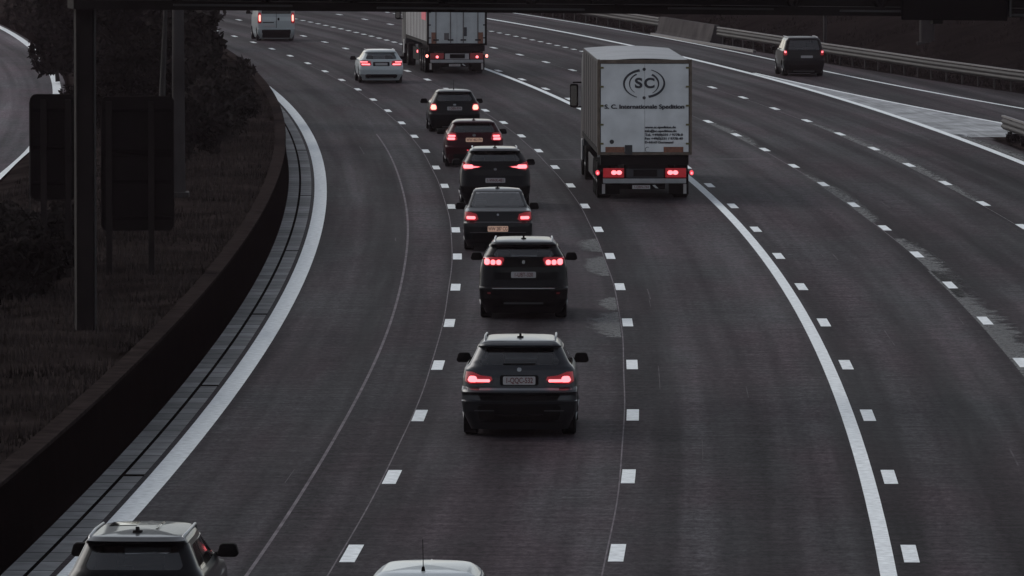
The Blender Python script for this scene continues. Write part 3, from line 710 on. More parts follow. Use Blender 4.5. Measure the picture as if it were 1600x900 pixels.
# SUV with the white rear plate, nearest in the queue
kx3 = [(.12, .78, .25, .25), (.30, .86, .10, .28), (.42, .91, .02, .30), (.55, .93, -.02, .32), (.585, .93, -.03, .32), (.60, .93, .04, .32), (.68, .93, .05, .32), (.735, .93, -.02, .33), (.765, .93, .02, .34),
       (.81, .925, .14, .36), (.95, .915, .155, .38), (1.08, .89, .18, .38), (1.12, .86, .20, .36), (1.17, .81, .24, .34), (1.22, .78, .27, .32), (1.43, .675, .47, .26), (1.44, .67, .42, .26), (1.455, .66, .38, .24), (1.475, .64, .39, .22), (1.505, .60, .45, .2), (1.53, .55, .55, .22)]
def x3_extra(root, bvh):
    a = MB(); a.tube([(-.28, -.035, .33), (.28, -.035, .33)], .012, 6); a.build('lower_trim', M['chrome'], root)
X, Y, A = place(811, 120.0)
car('suv_car', 'dark graphite SUV with glowing lights nearest in the middle-lane queue', 'car', X, Y, A, kx3, F(4.65, 1.05, 3.45, 1.53, 2.45), P_['graph'], 4.65,
    rr_poly(-.64, .64, 1.16, 1.42, .05, .09),
    ([(.43, .92), (.45, .975), (.62, .995), (.76, 1.05), (.86, 1.05), (.88, .90), (.80, .855), (.58, .87)], [rr_poly(.47, .70, .89, .935, .02), rr_poly(.67, .83, .885, .985, .045, .01)], 'glow'),
    (.0, .915, .52, .13, '1-QQC-532', 'plate'), roofm=None, wr=.36, arch=(.88, 3.65), mirrors=(.965, 3.05, 1.09),
    screen=rr_poly(-.62, .62, 1.14, 1.46, .05, .08), side=sidewins(kx3, 1.14, 1.40, .5, .95, 2.0, 3.15), rails=(.565, .75, 2.3, 1.55, 'rail'), fin=(0, 1.15, 'fin'),
    trims=[(rr_poly(-.62, .62, .60, .70, .02, -.04), 'plastic', 'bumper_recess', .004), (rr_poly(-.85, .85, .24, .55, .05, -.03), 'plastic', 'bumper', .004),
           (rr_poly(-.38, .38, .355, .382, .01), 'chrome', 'skid_plate', .03), (rr_poly(-.72, -.40, .43, .445, .006), 'rim', 'trim_line', .02), (rr_poly(.40, .72, .43, .445, .006), 'rim', 'trim_line', .02),
           (rr_poly(-.035, .035, 1.06, 1.12, .025), 'rail', 'badge', .012), (rr_poly(-.31, .31, .835, 1.0, .03), 'plastic', 'plate_recess', .006), (rr_poly(-.84, .84, .766, .80, .012), 'ledge_sheen', 'ledge_sheen_strip', .004), (rr_poly(-.66, .66, .695, .702, .003), 'plastic', 'panel_gap', .004), (rr_poly(-.26, .26, 1.17, 1.185, .005), 'plastic', 'wiper', .015)])  # includes the added pale strip with the sky reflection in its colour
# black crossover
k30 = [(.12, .76, .25, .25), (.30, .84, .10, .28), (.42, .88, .02, .30), (.60, .895, -.01, .32), (.64, .895, .0, .32), (.66, .895, .05, .32), (.80, .89, .09, .34), (.95, .885, .12, .35), (1.05, .87, .13, .34), (1.2, .83, .16, .32), (1.28, .79, .20, .3),
       (1.46, .68, .38, .24), (1.465, .68, .33, .24), (1.50, .66, .31, .22), (1.54, .62, .36, .2), (1.57, .56, .5, .22)]
X, Y, A = place(818, 150.5)
car('suv_car', 'black crossover with claw-shaped rear lights and chrome bumper strip, second in the queue', 'car', X, Y, A, k30, F(4.45, 1.08, 3.4, 1.57, 2.4), P_['black'], 4.45,
    rr_poly(-.60, .60, 1.26, 1.45, .05, .07),
    (rr_poly(.42, .80, 1.08, 1.25, .05, -.03), [rr_poly(.45, .55, 1.10, 1.20, .04), rr_poly(.565, .665, 1.10, 1.20, .04), rr_poly(.68, .79, 1.10, 1.22, .045)], 'glow'),
    (0, .90, .50, .12, '1-UBT-320', 'plate'), wr=.36, arch=(.85, 3.5), mirrors=(.97, 2.95, 1.12), screen=rr_poly(-.6, .6, 1.2, 1.5, .05, .07),
    side=sidewins(k30, 1.18, 1.44, .45, .9, 1.95, 3.1), rails=(.57, .5, 2.2, 1.575, 'rail'), fin=(0, .95, 'fin'),
    trims=[(rr_poly(-.42, .42, 1.06, 1.24, .03), 'plastic', 'lamp_band', .005), (rr_poly(-.63, .63, .625, .65, .01), 'chrome', 'chrome_strip', .02), (rr_poly(-.83, .83, .22, .55, .05, -.03), 'plastic', 'bumper', .004),
           (rr_poly(-.40, .40, .31, .345, .01), 'rail', 'skid_plate', .025), (rr_poly(-.03, .03, 1.12, 1.19, .02), 'chrome', 'badge', .012), (rr_poly(.66, .73, .52, .55, .01), 'lensoff', 'reflector', .01), (rr_poly(-.73, -.66, .52, .55, .01), 'lensoff', 'reflector', .01)])
# saloon with the orange plate
kse = [(.12, .72, .2, .22), (.28, .79, .06, .25), (.42, .81, .0, .28), (.58, .815, -.01, .30), (.66, .815, .0, .30), (.70, .81, .05, .30), (.82, .80, .07, .3), (.93, .79, .10, .28), (.955, .77, .14, .24), (.975, .745, .45, .18), (1.00, .71, .66, .12), (1.06, .69, .76, .09), (1.36, .575, 1.35, .08), (1.40, .53, 1.5, .10)]
X, Y, A = place(778, 176.3)
car('saloon_car', 'dark saloon with sloping rear glass and orange number plate, third in the queue', 'car', X, Y, A, kse, F(4.6, .95, 3.55, 1.40, 2.6), P_['grey'], 4.6,
    rr_poly(-.62, .62, 1.02, 1.34, .05, .09),
    ([(.46, .76), (.50, .88), (.66, .93), (.78, .93), (.79, .76), (.74, .72), (.52, .72)], [rr_poly(.53, .74, .76, .83, .03)], 'glow'),
    (0, .535, .48, .13, 'WW 287 CG', 'plateo'), wr=.32, arch=(.95, 3.65), mirrors=(.88, 3.05, .93), screen=rr_poly(-.6, .6, 1.02, 1.33, .05, .08),
    side=sidewins(kse, .98, 1.28, .9, 1.2, 2.1, 3.2), fin=(.0, 1.7, 'fin'), crown=.03,
    trims=[(rr_poly(-.025, .025, .84, .89, .02), 'rail', 'badge', .012), (rr_poly(-.76, .76, .20, .44, .05, -.03), 'plastic', 'bumper', .004), (rr_poly(-.70, .70, .685, .70, .006), 'rim', 'trim_line', .006), (rr_poly(-.66, .66, .445, .455, .004), 'rim', 'trim_line', .008)])
# black SUV with pointed lights
kal = [(.12, .78, .25, .25), (.30, .86, .10, .28), (.45, .91, .02, .30), (.62, .925, -.01, .32), (.72, .925, .02, .34), (.90, .92, .08, .36), (1.05, .90, .10, .36), (1.2, .86, .15, .34), (1.28, .80, .22, .30), (1.50, .68, .45, .24), (1.505, .68, .38, .24), (1.54, .65, .37, .22), (1.59, .57, .5, .22)]
X, Y, A = place(774, 197)
car('suv_car', 'black SUV with pointed swept rear lights, behind the saloon roof in the queue', 'car', X, Y, A, kal, F(4.65, 1.05, 3.4, 1.59, 2.4), P_['black'], 4.65,
    rr_poly(-.64, .64, 1.27, 1.49, .05, .09),
    ([(.34, 1.13), (.60, 1.18), (.84, 1.26), (.89, 1.10), (.80, 1.03), (.62, 1.07)], [[(.40, 1.125), (.62, 1.14), (.62, 1.09)], rr_poly(.58, .84, 1.08, 1.18, .045)], 'glow'),
    (0, .77, .52, .12, '1-WHX-481', 'plate'), wr=.36, arch=(.9, 3.65), mirrors=(.99, 3.0, 1.13), screen=rr_poly(-.62, .62, 1.2, 1.52, .05, .08),
    side=sidewins(kal, 1.18, 1.46, .5, .95, 2.0, 3.15), rails=(.58, .6, 2.3, 1.595, 'rail'), fin=(0, .75, 'fin'),
    trims=[(rr_poly(-.04, .04, 1.03, 1.09, .025), 'rim', 'badge', .012), (rr_poly(-.86, .86, .22, .5, .05, -.03), 'plastic', 'bumper', .004)])
# dark red hatchback
krd = [(.12, .74, .2, .22), (.28, .82, .06, .25), (.42, .86, .0, .28), (.60, .875, -.01, .30), (.66, .875, .05, .30), (.85, .865, .08, .32), (1.0, .83, .13, .3), (1.06, .78, .18, .28), (1.30, .64, .42, .22), (1.305, .64, .35, .22), (1.335, .61, .34, .2), (1.38, .53, .45, .2)]
X, Y, A = place(741, 223.5)
car('hatchback_car', 'dark red hatchback with orange number plate in the queue', 'car', X, Y, A, krd, F(4.2, .98, 3.1, 1.38, 2.2), P_['red'], 4.2,
    rr_poly(-.62, .62, 1.04, 1.29, .05, .09),
    (rr_poly(.50, .84, .80, 1.03, .06, .03), [rr_poly(.57, .79, .82, .89, .03), rr_poly(.56, .77, .91, .965, .025)], 'glow'),
    (0, .82, .50, .12, 'WW 463 FH', 'plateo'), wr=.32, arch=(.8, 3.35), mirrors=(.94, 2.75, .97), screen=rr_poly(-.58, .58, 1.05, 1.32, .05, .07),
    side=sidewins(krd, 1.0, 1.25, .4, .8, 1.8, 2.85), fin=(0, .6, 'fin'),
    trims=[(rr_poly(-.05, .05, .92, .99, .035), 'rim', 'badge', .012), (rr_poly(-.80, .80, .20, .40, .05, -.03), 'plastic', 'bumper', .004), (rr_poly(-.22, -.17, .50, .53, .01), 'glowd', 'reflector', .02)])
# black hatchback
kfo = [(.12, .72, .2, .22), (.28, .80, .06, .25), (.42, .84, .0, .28), (.60, .86, -.01, .30), (.66, .86, .05, .30), (.85, .85, .09, .32), (.98, .82, .13, .3), (1.04, .76, .18, .28), (1.33, .60, .45, .2), (1.34, .60, .36, .2), (1.36, .57, .36, .2), (1.40, .50, .5, .2)]
X, Y, A = place(710.5, 251.5)
car('hatchback_car', 'black hatchback with round-cornered red lights, whip antenna and people inside', 'car', X, Y, A, kfo, F(4.2, .98, 3.1, 1.40, 2.2), P_['dark'], 4.2,
    rr_poly(-.58, .58, 1.05, 1.33, .07, .08),
    (rr_poly(.58, .84, .72, .98, .07, .03), [rr_poly(.61, .80, .76, .93, .06, .01)], 'glowo'),
    (0, .80, .50, .12, '1-DBN-974', 'plate'), wr=.31, arch=(.8, 3.3), mirrors=(.94, 2.7, .97), screen=rr_poly(-.6, .6, 1.03, 1.33, .05, .06),
    side=sidewins(kfo, 1.0, 1.28, .4, .8, 1.8, 2.85), fin=(.0, .9, .32),
    trims=[(rr_poly(-.78, .78, .20, .38, .05, -.03), 'plastic', 'bumper', .004), (rr_poly(-.05, .05, .90, .95, .02), 'rail', 'badge', .012), (rr_poly(-.42, .42, .17, .20, .01), 'rail', 'exhaust_trim', .03)])
# white estate
kwe = [(.12, .74, .2, .22), (.30, .84, .06, .25), (.36, .87, .0, .28), (.55, .895, -.03, .30), (.66, .90, .0, .32), (.80, .89, .06, .34), (.94, .86, .10, .32), (1.0, .80, .15, .28), (1.24, .66, .38, .22), (1.245, .66, .31, .22), (1.28, .63, .30, .2), (1.34, .55, .4, .2)]
X, Y, A = place(596, 305)
car('estate_car', 'white estate car with split red lights left of the far truck', 'car', X, Y, A, kwe, F(4.7, .98, 3.45, 1.34, 2.5), P_['white'], 4.7,
    rr_poly(-.62, .62, .98, 1.23, .05, .07),
    ([(.40, .76), (.44, .90), (.66, .93), (.86, .92), (.89, .80), (.80, .70), (.60, .72)], [rr_poly(.46, .80, .745, .80, .025), rr_poly(.56, .84, .85, .89, .018)], 'glow'),
    (0, .78, .50, .10, None, 'plate'), wr=.33, arch=(.9, 3.7), mirrors=(1.0, 3.0, .95), screen=rr_poly(-.6, .6, 1.0, 1.29, .05, .06),
    side=sidewins(kwe, .96, 1.22, .4, .95, 2.0, 3.1), rails=(.57, .5, 2.3, 1.345, 'rail'),
    trims=[(rr_poly(-.34, .34, .70, .87, .03), 'sideglass', 'plate_recess', .004), (rr_poly(-.84, .84, .20, .37, .05, -.03), 'plastic', 'bumper', .006), (rr_poly(-.5, .5, .20, .235, .01), 'rail', 'exhaust_trim', .03)])
# foreground dark SUV (only its upper half is in the picture)
kfs = [(.12, .80, .25, .25), (.42, .90, .02, .30), (.60, .92, -.02, .32), (.80, .92, .05, .34), (1.0, .91, .10, .36), (1.20, .88, .13, .36), (1.27, .83, .18, .34), (1.31, .80, .22, .32), (1.59, .66, .46, .26), (1.60, .66, .36, .22), (1.63, .635, .34, .2), (1.67, .58, .46, .22)]
kfs = [(a * .96, b * .89, c, d) for a, b, c, d in kfs]
X, Y, A = place(204, 84.6)
def fs_extra(root, bvh):
    pn = MB(); 
    for x0, x1, y0, y1 in ((-.42, -.10, 1.75, 2.3), (.16, .19, 1.3, 2.3)):
        hug(bvh, 'glass_roof', [(x0, y0), (x1, y0), (x1, y1), (x0, y1)], M['sideglass'], root, off=.006, axis='z')
car('suv_car', 'dark SUV with a pale reflecting roof at the lower left, on the edge line', 'car', X, Y, A + rad(0), kfs, F(4.7, 1.1, 3.5, 1.67, 2.5), P_['black'], 4.7,
    rr_poly(-.55, .55, 1.25, 1.505, .05, .06),
    (rr_poly(.44, .79, .95, 1.15, .05, .02), [rr_poly(.5, .74, .99, 1.08, .03)], 'glow'),
    (0, .85, .52, .12, '1-TKA-706', 'plate'), wr=.37, arch=(.95, 3.7), mirrors=(.86, 3.0, 1.22), screen=rr_poly(-.55, .55, 1.24, 1.55, .05, .07),
    side=sidewins(kfs, 1.22, 1.48, .5, 1.0, 2.1, 3.3), rails=(.535, .55, 2.35, 1.60, 'rail'), fin=(-.02, .95, 'fin'), extras=fs_extra,
    trims=[(rr_poly(-.76, .76, .24, .6, .05, -.03), 'plastic', 'bumper', .004)])
# foreground white car
kfw = [(.12, .74, .2, .22), (.42, .86, .0, .28), (.66, .88, .05, .30), (.95, .87, .10, .32), (1.1, .82, .16, .28), (1.14, .79, .20, .26), (1.38, .64, .42, .2), (1.385, .64, .34, .2), (1.42, .60, .33, .2), (1.46, .53, .45, .2)]
kfw = [(a, b * .92, c, d) for a, b, c, d in kfw]
X, Y, A = place(659, 81.8)
car('hatchback_car', 'white car with a whip antenna on its roof at the bottom edge', 'car', X, Y, A, kfw, F(4.1, 1.02, 3.0, 1.46, 2.15), P_['silver'], 4.1,
    rr_poly(-.60, .60, 1.12, 1.37, .06, .07),
    (rr_poly(.58, .84, .80, 1.05, .06, .03), [rr_poly(.62, .80, .86, .98, .05)], 'glow'),
    (0, .80, .50, .12, '1-VRL-258', 'plate'), wr=.32, arch=(.8, 3.25), mirrors=(.95, 2.7, 1.03), screen=rr_poly(-.58, .58, 1.1, 1.40, .05, .06),
    side=sidewins(kfw, 1.08, 1.35, .4, .8, 1.8, 2.8), fin=(-.02, .62, .36),
    trims=[(rr_poly(-.80, .80, .20, .42, .05, -.03), 'plastic', 'bumper', .004)])
# white panel van
kva = [(.12, .82, .2, .15), (.34, .90, .04, .16), (.45, .92, .0, .16), (.58, .92, -.02, .16), (.62, .93, .05, .16), (1.2, .95, .07, .16), (1.6, .92, .09, .16), (2.15, .82, .16, .16), (2.25, .74, .22, .16)]
X, Y, A = place(432, 373.5)
car('panel_van', 'pale van with tall lit red lights at the top left, partly under the gantry', 'van', X, Y, A, kva, F(5.2, 1.25, 4.5, 2.25, 3.5), P_['vanw'], 5.2,
    rr_poly(-.74, .74, 1.35, 1.95, .05, .05),
    (rr_poly(.74, .93, .88, 1.42, .05, .02), [rr_poly(.78, .87, .98, 1.30, .035)], 'glowo'),
    (-.35, .76, .52, .11, None, 'plate'), wr=.34, arch=(1.0, 4.2), mirrors=(1.1, 4.0, 1.35), screen=None, hollow=False,
    trims=[(rr_poly(-.90, .90, .15, .60, .04, -.01), 'plastic', 'bumper', .012), (rr_poly(-.70, .72, 1.0, 1.20, .02), P_['silver'], 'door_panel', .004), (rr_poly(-.68, -.12, .90, .94, .01), 'plastic', 'door_trim', .012),
           (rr_poly(.06, .16, 1.02, 1.16, .04), 'plastic', 'badge', .015), (rr_poly(-.012, .012, .64, 2.1, .003), 'plastic', 'door_gap', .006)])
# dark people carrier on the exit lane
kmp = [(.12, .76, .2, .18), (.34, .84, .05, .2), (.50, .87, .0, .22), (.66, .875, .0, .22), (.75, .875, .06, .22), (1.05, .87, .09, .22), (1.12, .83, .12, .2), (1.50, .72, .28, .18), (1.58, .66, .32, .18), (1.63, .58, .42, .18)]
X, Y, A = place(1256.5, 314.5)
car('people_carrier', 'dark boxy people carrier on the exit lane at the right', 'car', X, Y, A + rad(-.6), kmp, F(4.3, 1.1, 3.4, 1.63, 2.7), P_['dark'], 4.3,
    rr_poly(-.66, .66, 1.10, 1.50, .05, .07),
    (rr_poly(.70, .85, .88, 1.10, .04, .01), [rr_poly(.74, .82, .98, 1.06, .035)], 'glow'),
    (.12, .82, .50, .10, None, 'plate'), wr=.32, arch=(.75, 3.4), mirrors=(.96, 3.0, 1.1), screen=rr_poly(-.62, .62, 1.15, 1.55, .05, .06),
    side=[[(.35, 1.12), (1.05, 1.12), (1.05, 1.5), (.5, 1.5)], [(1.15, 1.12), (2.0, 1.12), (2.0, 1.5), (1.15, 1.5)], [(2.1, 1.12), (3.2, 1.12), (2.7, 1.5), (2.1, 1.5)]],
    rails=(.62, .5, 2.5, 1.64, 'rim'), trims=[(rr_poly(-.80, .80, .24, .46, .04, -.03), 'plastic', 'bumper', .006), (rr_poly(-.45, .45, .19, .23, .01), 'rail', 'exhaust_trim', .03)])

# ------------------------------------------------------------------ trucks
M['door'] = mat('dirty_white_door', (.55, .555, .565), .55, noise=(1.5, .8, 1.12)); M['door2'] = mat('white_door', (.36, .37, .38), .5, noise=(2, .85, 1.1))
M['tarp'] = mat('dark_tarpaulin', (.022, .019, .0205), .7, spec=.15, noise=(.8, .7, 1.5)); M['tarp2'] = mat('grey_truck_side', (.13, .128, .138), .55, noise=(.7, .75, 1.2))
M['troof'] = mat('truck_roof', (.175, .183, .195), .6, noise=(.7, .8, 1.1)); M['frame'] = mat('dirty_frame', (.10, .078, .062), .7, spec=.2, noise=(4, .6, 1.3)); M['framed'] = mat('dark_frame', (.006, .005, .005), .85, spec=.08)
M['reflect'] = mat('amber_reflector', (.16, .055, .028), .5, noise=(12, .6, 1.3)); M['ink'] = mat('dark_lettering', (.018, .018, .025), .6); M['mark'] = mat('red_logo', (.55, .05, .09), .5)
M['yellow'] = mat('yellow_seal', (.10, .085, .03), .7); M['mudflap'] = mat('white_mudflap', (.34, .34, .34), .7)
M['bar'] = mat('bumper_bar', (.25, .25, .26), .45, .3, noise=(3, .8, 1.1)); M['cab'] = mat('truck_cab', (.03, .03, .033), .5, spec=.2)
def truck(label, px, Z, top, floor, dark, group='trucks in the slow lane'):
    x, y, a = place(px, Z); root = empty('articulated_truck', (x, y, 0), a); tag(root, label, 'truck', group); hw = 1.24; L = 13.6
    side_m, door_m = (M['tarp'], M['door']) if dark else (M['tarp2'], M['door2'])
    b = MB(); b.box(-hw, hw, .06, L, floor, top - .05); b.build('trailer_box', side_m, root, bevel=.02)
    # soft roof, slightly domed
    r = []; 
    for i in range(9):
        yy = .06 + (L - .06) * i / 8; r.append([(-hw + .02 + (2 * hw - .04) * j / 8, yy, top - .048 + .07 * math.sin(math.pi * j / 8)) for j in range(9)])
    sheet('roof', r, M['troof'], root)
    for sg in (-1, 1):
        c = MB(); c.box(sg * hw - .035, sg * hw + .035, 0, .055, floor - .03, top); c.build('corner_post', M['frame'] if dark else M['framed'], root, bevel=.006)
        c = MB(); c.box(sg * (hw + .003), sg * (hw + .02), .06, L, floor - .02, floor + .12); c.build('side_rail', M['framed'], root)
        for k in range(7):
            c = MB(); c.box(sg * (hw + .004), sg * (hw + .012), .9 + k * 1.9, .95 + k * 1.9, floor + .13, top - .12); c.build('curtain_strap', M['framed'], root)
    c = MB(); c.box(-hw + .04, hw - .04, -.01, .055, top - .11, top - .01); c.build('header_rail', M['frame'], root, bevel=.006)
    c = MB(); c.box(-hw + .04, hw - .04, -.012, .055, floor - .03, floor + .04); c.build('sill_rail', M['frame'] if dark else M['framed'], root, bevel=.006)
    for sg in (-1, 1):
        c = MB(); a0, a1 = sorted((sg * .003, sg * (hw - .055))); c.box(a0, a1, .012, .05, floor + .05, top - .12)
        d = c.build('rear_door', door_m, root, bevel=.006)
        for q in (() if dark else (.22, .72)):
            t = MB(); xx = sg * (hw * q); t.tube([(xx, -.005, floor + .06), (xx, -.005, top - .13)], .011 if dark else .02, 6); t.build('lock_bar', door_m if dark else M['steel'], d, sm=60)
            if not dark:
                t = MB(); t.box(xx - .12, xx + .12, -.02, .008, floor + .16, floor + .22); t.build('handle', M['framed'], d, bevel=.005)
        for q in range(5):
            t = MB(); zz = floor + .25 + q * (top - floor - .5) / 4; x0, x1 = sorted((sg * (hw - .13), sg * (hw - .03))); t.box(x0, x1, -.008, .009, zz, zz + .05); t.build('hinge', M['yellow'] if dark else M['framed'], d)
    # rear chassis, lamps, underrun bar
    c = MB(); c.box(-hw + .05, hw - .05, .10, .5, floor - .30, floor - .04); c.build('rear_crossmember', M['framed'], root, bevel=.01)
    c = MB(); c.box(-.55, .55, .12, 12.2, .75, floor - .06); c.build('chassis', M['framed'], root)
    c = MB(); c.box(-hw + .12, hw - .12, .02, .12, .47, .60); c.build('underrun_bar', M['bar'], root, bevel=.012)
    c = MB(); c.box(-.50, .52, .06, .10, .62, .86); c.build('rear_plate', M['plate'] if not dark else M['cab'], root, bevel=.006)
    c = MB(); c.box(-.30, .34, .035, .058, .66, .84); c.build('plate_shade', M['framed'], root, bevel=.006)
    c = MB(); c.box(-.33, .15, .05, .08, .32, .42); c.build('number_plate', M['plate'], root)
    text_mesh('plate_letters', '1-QBN-764' if dark else '1-QKE-215', .09, M['platet'], root, -.09, .047, .37, sx=.95)
    c = MB(); c.add([(.21, .05, .42), (.28, .05, .43), (.38, .05, .33), (.30, .05, .34), (.21, .07, .42), (.28, .07, .43), (.38, .07, .33), (.30, .07, .34)], [(0, 1, 2, 3), (7, 6, 5, 4), (0, 4, 5, 1), (1, 5, 6, 2), (2, 6, 7, 3), (3, 7, 4, 0)]); c.build('load_hook', M['mudflap'], root)
    for sg in (-1, 1):
        u, v = sorted((sg * .56, sg * 1.12)); c = MB(); c.box(u, v, .0, .10, .63, .88); l = c.build('tail_light', M['lensoff'] if not dark else M['lens'], root, bevel=.01)
        if dark:
            for u in (.69, .83): c = MB(); c.prism([(sg * u + .075 * math.cos(t * .524), .765 + .06 * math.sin(t * .524)) for t in range(12)], 'y', -.02, .004); c.build('bulb', M['glow'], l)
        else:
            c = MB(); c.prism([(sg * (.86 if sg > 0 else .84) + .06 * math.cos(t * .524), .72 + .055 * math.sin(t * .524)) for t in range(12)], 'y', -.02, .004); c.build('bulb', M['glow'], l)
        c = MB(); c.tube([(sg * 1.13, .06, .78), (sg * 1.26, .05, .75)], .025, 6); o = c.build('marker_lamp', M['framed'], root)
        c = MB(); c.prism([(sg * 1.27 + .055 * math.cos(t * .524), .76 + .07 * math.sin(t * .524)) for t in range(12)], 'y', .0, .09); c.build('bulb', M['glowo'] if not dark else M['glowd'], o)
        c = MB(); c.prism([(sg * 1.27 + .03 * math.cos(t * .524), .75 + .035 * math.sin(t * .524)) for t in range(12)], 'y', -.008, .002); c.build('bulb', M['glow'], o)
        c = MB(); c.box(sg * 1.10 - .04, sg * 1.10 + .04, .30, .33, .18, .44); c.build('mudflap_edge', M['mudflap'], root)
        c = MB(); u, v = sorted((sg * .66, sg * 1.2)); c.box(u, v, .34, .37, .16, .80); c.build('mudflap', M['tyre'], root)
        for yy in (2.0, 3.31, 4.62): 
            wheel(root, sg * 1.05, yy, .50, .38, sg)
        c = MB(); u, v = sorted((sg * 1.18, sg * 1.21)); c.box(u, v, 5.6, 9.6, .40, .95); c.build('side_guard', M['cab'] if sg < 0 and dark else M['framed'], root, bevel=.01)
    c = MB(); c.box(-.85, .85, 6.0, 9.2, .22, .76); c.build('gap_filler', M['framed'], root, bevel=.02)  # dark box added to close the lit gap under the trailer
    c = MB(); c.box(-.62, .62, 1.6, 5.0, .25, .74); c.build('axle_housing', M['framed'], root, bevel=.02)
    # tractor unit
    c = MB(); c.prism([(L + .9, .9), (L + 3.4, .9), (L + 3.4, 1.6), (L + 3.15, 2.5), (L + 2.7, 3.35), (L + 1.9, 3.6), (L + .9, 3.6)], 'x', -1.2, 1.2); c.build('cab', M['cab'], root, bevel=.06, sm=35)
    c = MB(); c.prism([(L + 3.17, 2.35), (L + 3.30, 2.1), (L + 3.42, 1.75), (L + 3.44, 1.75), (L + 3.33, 2.15), (L + 2.85, 3.2), (L + 2.8, 3.2)], 'x', -1.05, 1.05); c.build('windscreen', M['sideglass'], root)
    c = MB(); c.box(-.5, .5, L - 1.5, L + 3.0, .6, .95); c.build('tractor_chassis', M['framed'], root)
    for sg in (-1, 1):
        for yy in (L - .4, L + 2.7): wheel(root, sg * 1.03, yy, .50, .34, sg)
        c = MB(); c.prism(rr_poly(-.12, .12, -.36, .32, .05), 'y', L + 2.55, L + 2.75); mm = c.mesh('wing_mirror', bevel=.02); mm.transform(Matrix.Translation((sg * 1.42, 0, 2.34))); q = link('wing_mirror', mm, M['plastic'], root)
        c = MB(); c.prism(rr_poly(-.085, .085, -.31, .27, .04), 'y', L + 2.535, L + 2.548); mm = c.mesh('mirror_glass'); mm.transform(Matrix.Translation((sg * 1.43, 0, 2.34))); link('mirror_glass', mm, M['chrome'], q)
        for zz in (2.7, 1.98): c = MB(); c.tube([(sg * 1.15, L + 2.8, zz), (sg * 1.45, L + 2.7, zz)], .025, 6); c.build('mirror_arm', M['plastic'], q)
        c = MB(); u, v = sorted((sg * 1.19, sg * 1.24)); c.box(u, v, L + 1.3, L + 1.9, .5, 1.1); c.build('side_step', M['bar'], root, bevel=.02)
    return root
tA = truck('large truck with white rear doors lettered SC in an oval, in the slow lane', 1007.5, 202.0, 3.82, 1.27, True)
zz = lambda py: CAMH - (py + 231) * 202.0 / 11700; xx = lambda px: (px - 1007.5) * 202.0 / 11700
dr = [c for c in tA.children if c.name.startswith('rear_door')]
for x0, x1 in ((946, 976), (1037, 1068)):
    c = MB(); c.box(xx(x0), xx(x1), .0, .008, zz(239), zz(229)); c.build('reflector', M['reflect'], tA)
c = MB(); c.box(xx(976.5), xx(988), -.02, .006, zz(241), zz(226)); c.build('door_buffer', M['cab'], tA, bevel=.01)
c = MB(); c.prism([(xx(956) + .06 * math.cos(t * .4), zz(221) + .06 * math.sin(t * .4)) for t in range(16)], 'y', .0, .009); c.build('speed_disc', M['cab'], tA)
def arc(cx, cz, rx, rz_, a0, a1, wmax, flip=1):
    """crescent stroke, thick in one end"""
    P, Q = [], []
    for i in range(25):
        t = i / 24; a = rad(a0 + (a1 - a0) * t); wd = wmax * (1 - t * .72)
        P.append((cx + rx * math.cos(a), cz + rz_ * math.sin(a))); Q.append((cx + (rx - wd) * math.cos(a), cz + (rz_ - wd * .8) * math.sin(a)))
    mb = MB()
    for i in range(24): mb.add([(P[i][0], .002, P[i][1]), (P[i + 1][0], .002, P[i + 1][1]), (Q[i + 1][0], .002, Q[i + 1][1]), (Q[i][0], .002, Q[i][1])], [(0, 1, 2, 3)])
    return mb
lx, lz = xx(1006.5), zz(130)
for q in (arc(lx, lz, .57, .40, 103, 250, .085), arc(lx - .02, lz, .39, .31, 120, 232, .05), arc(lx, lz, .57, .40, -77, 70, .085), arc(lx + .02, lz, .39, .31, 58, -58, .065)): q.build('logo_arc', M['ink'], tA)
for dz in (.385, -.385): mb = MB(); mb.add([(lx + .045 * math.cos(t * .4488), .002, lz + dz + .045 * math.sin(t * .4488)) for t in range(14)], [tuple(range(14))]); mb.build('logo_dot', M['ink'], tA)
text_mesh('lettering', 'S', .37, M['ink'], tA, lx - .15, .002, lz, sx=1.2, bold=.014)
text_mesh('lettering', 'C', .37, M['ink'], tA, lx + .14, .002, lz, sx=1.12, bold=.014)
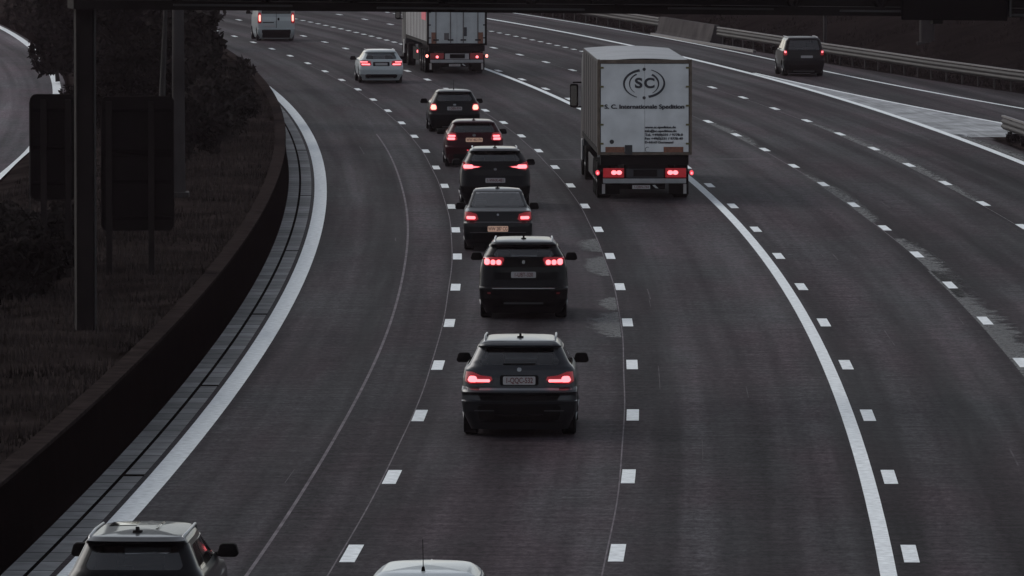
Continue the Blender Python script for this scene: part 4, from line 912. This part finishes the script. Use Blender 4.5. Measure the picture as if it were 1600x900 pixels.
def fit_text(body, size, x0, x1, z, bold=.002):
    o = text_mesh('lettering', body, size, M['ink'], tA, 0, .002, 0); xs = [v.co.x for v in o.data.vertices]; a, b = min(xs), max(xs); k = (x1 - x0) / (b - a)
    o.data.transform(Matrix.Translation((x0 - a * k, -.003, z)) @ Matrix.Diagonal((k, 1, 1, 1)))
    m0 = o.data; v0 = [v.co.copy() for v in m0.vertices]; f0 = [tuple(q.vertices) for q in m0.polygons]; mb = MB()       # heavier strokes
    for dx, dz, dy in ((0, 0, 0), (bold, 0, -.0006), (-bold, 0, -.0012), (0, bold, -.0018)): mb.add([(v.x + dx, v.y + dy, v.z + dz) for v in v0], f0)
    me = mb.mesh('lettering', fix=False); me.materials.append(M['ink']); o.data = me
fit_text('S. C. Internationale Spedition', .155, xx(945), xx(1069), zz(166.5), .010)
for i, (tx, e) in enumerate([('www.sc-spedition.de', 1056), ('info@sc-spedition.de', 1057), ('Tel. +49(0)231 / 9778-0', 1067), ('Fax +49(0)231 / 9778-40', 1067), ('D-44147 Dortmund', 1052)]):
    fit_text(tx, .088, xx(1008), xx(e), zz(198.5 + i * 5.9), .006)
mb = arc(xx(1012), zz(233), .07, .07, 60, 330, .02); mb.build('emblem', M['ink'], tA)
tB = truck('far truck with plain white lock-barred doors, its top cut off by the gantry beam', 714, 318.0, 3.95, 1.25, False)
k = 318 / 11700; zz = lambda py: CAMH - (py + 231) * k; xx = lambda px: (px - 714) * k
for x0, x1 in ((674, 682), (747, 755)):
    c = MB(); c.box(xx(x0), xx(x1), .0, .008, zz(69), zz(50)); c.build('reflector', M['reflect'], tB)
c = MB(); c.box(xx(724.5), xx(729.5), -.004, .006, zz(56), zz(42)); c.build('door_label', M['ink'], tB)
c = MB(); c.box(xx(694), xx(701.5), -.004, .006, zz(62), zz(51)); c.build('door_label', M['steel'], tB)
c = MB(); c.box(-1.262, -1.250, 1.0, 3.6, 2.25, 2.6); c.build('side_mark', M['mark'], tB)
c = MB(); c.tube([(-1.23, 6.2, .80), (-1.27, 6.2, .80)], .06, 10); c.build('marker_lamp', M['glow'], tB)
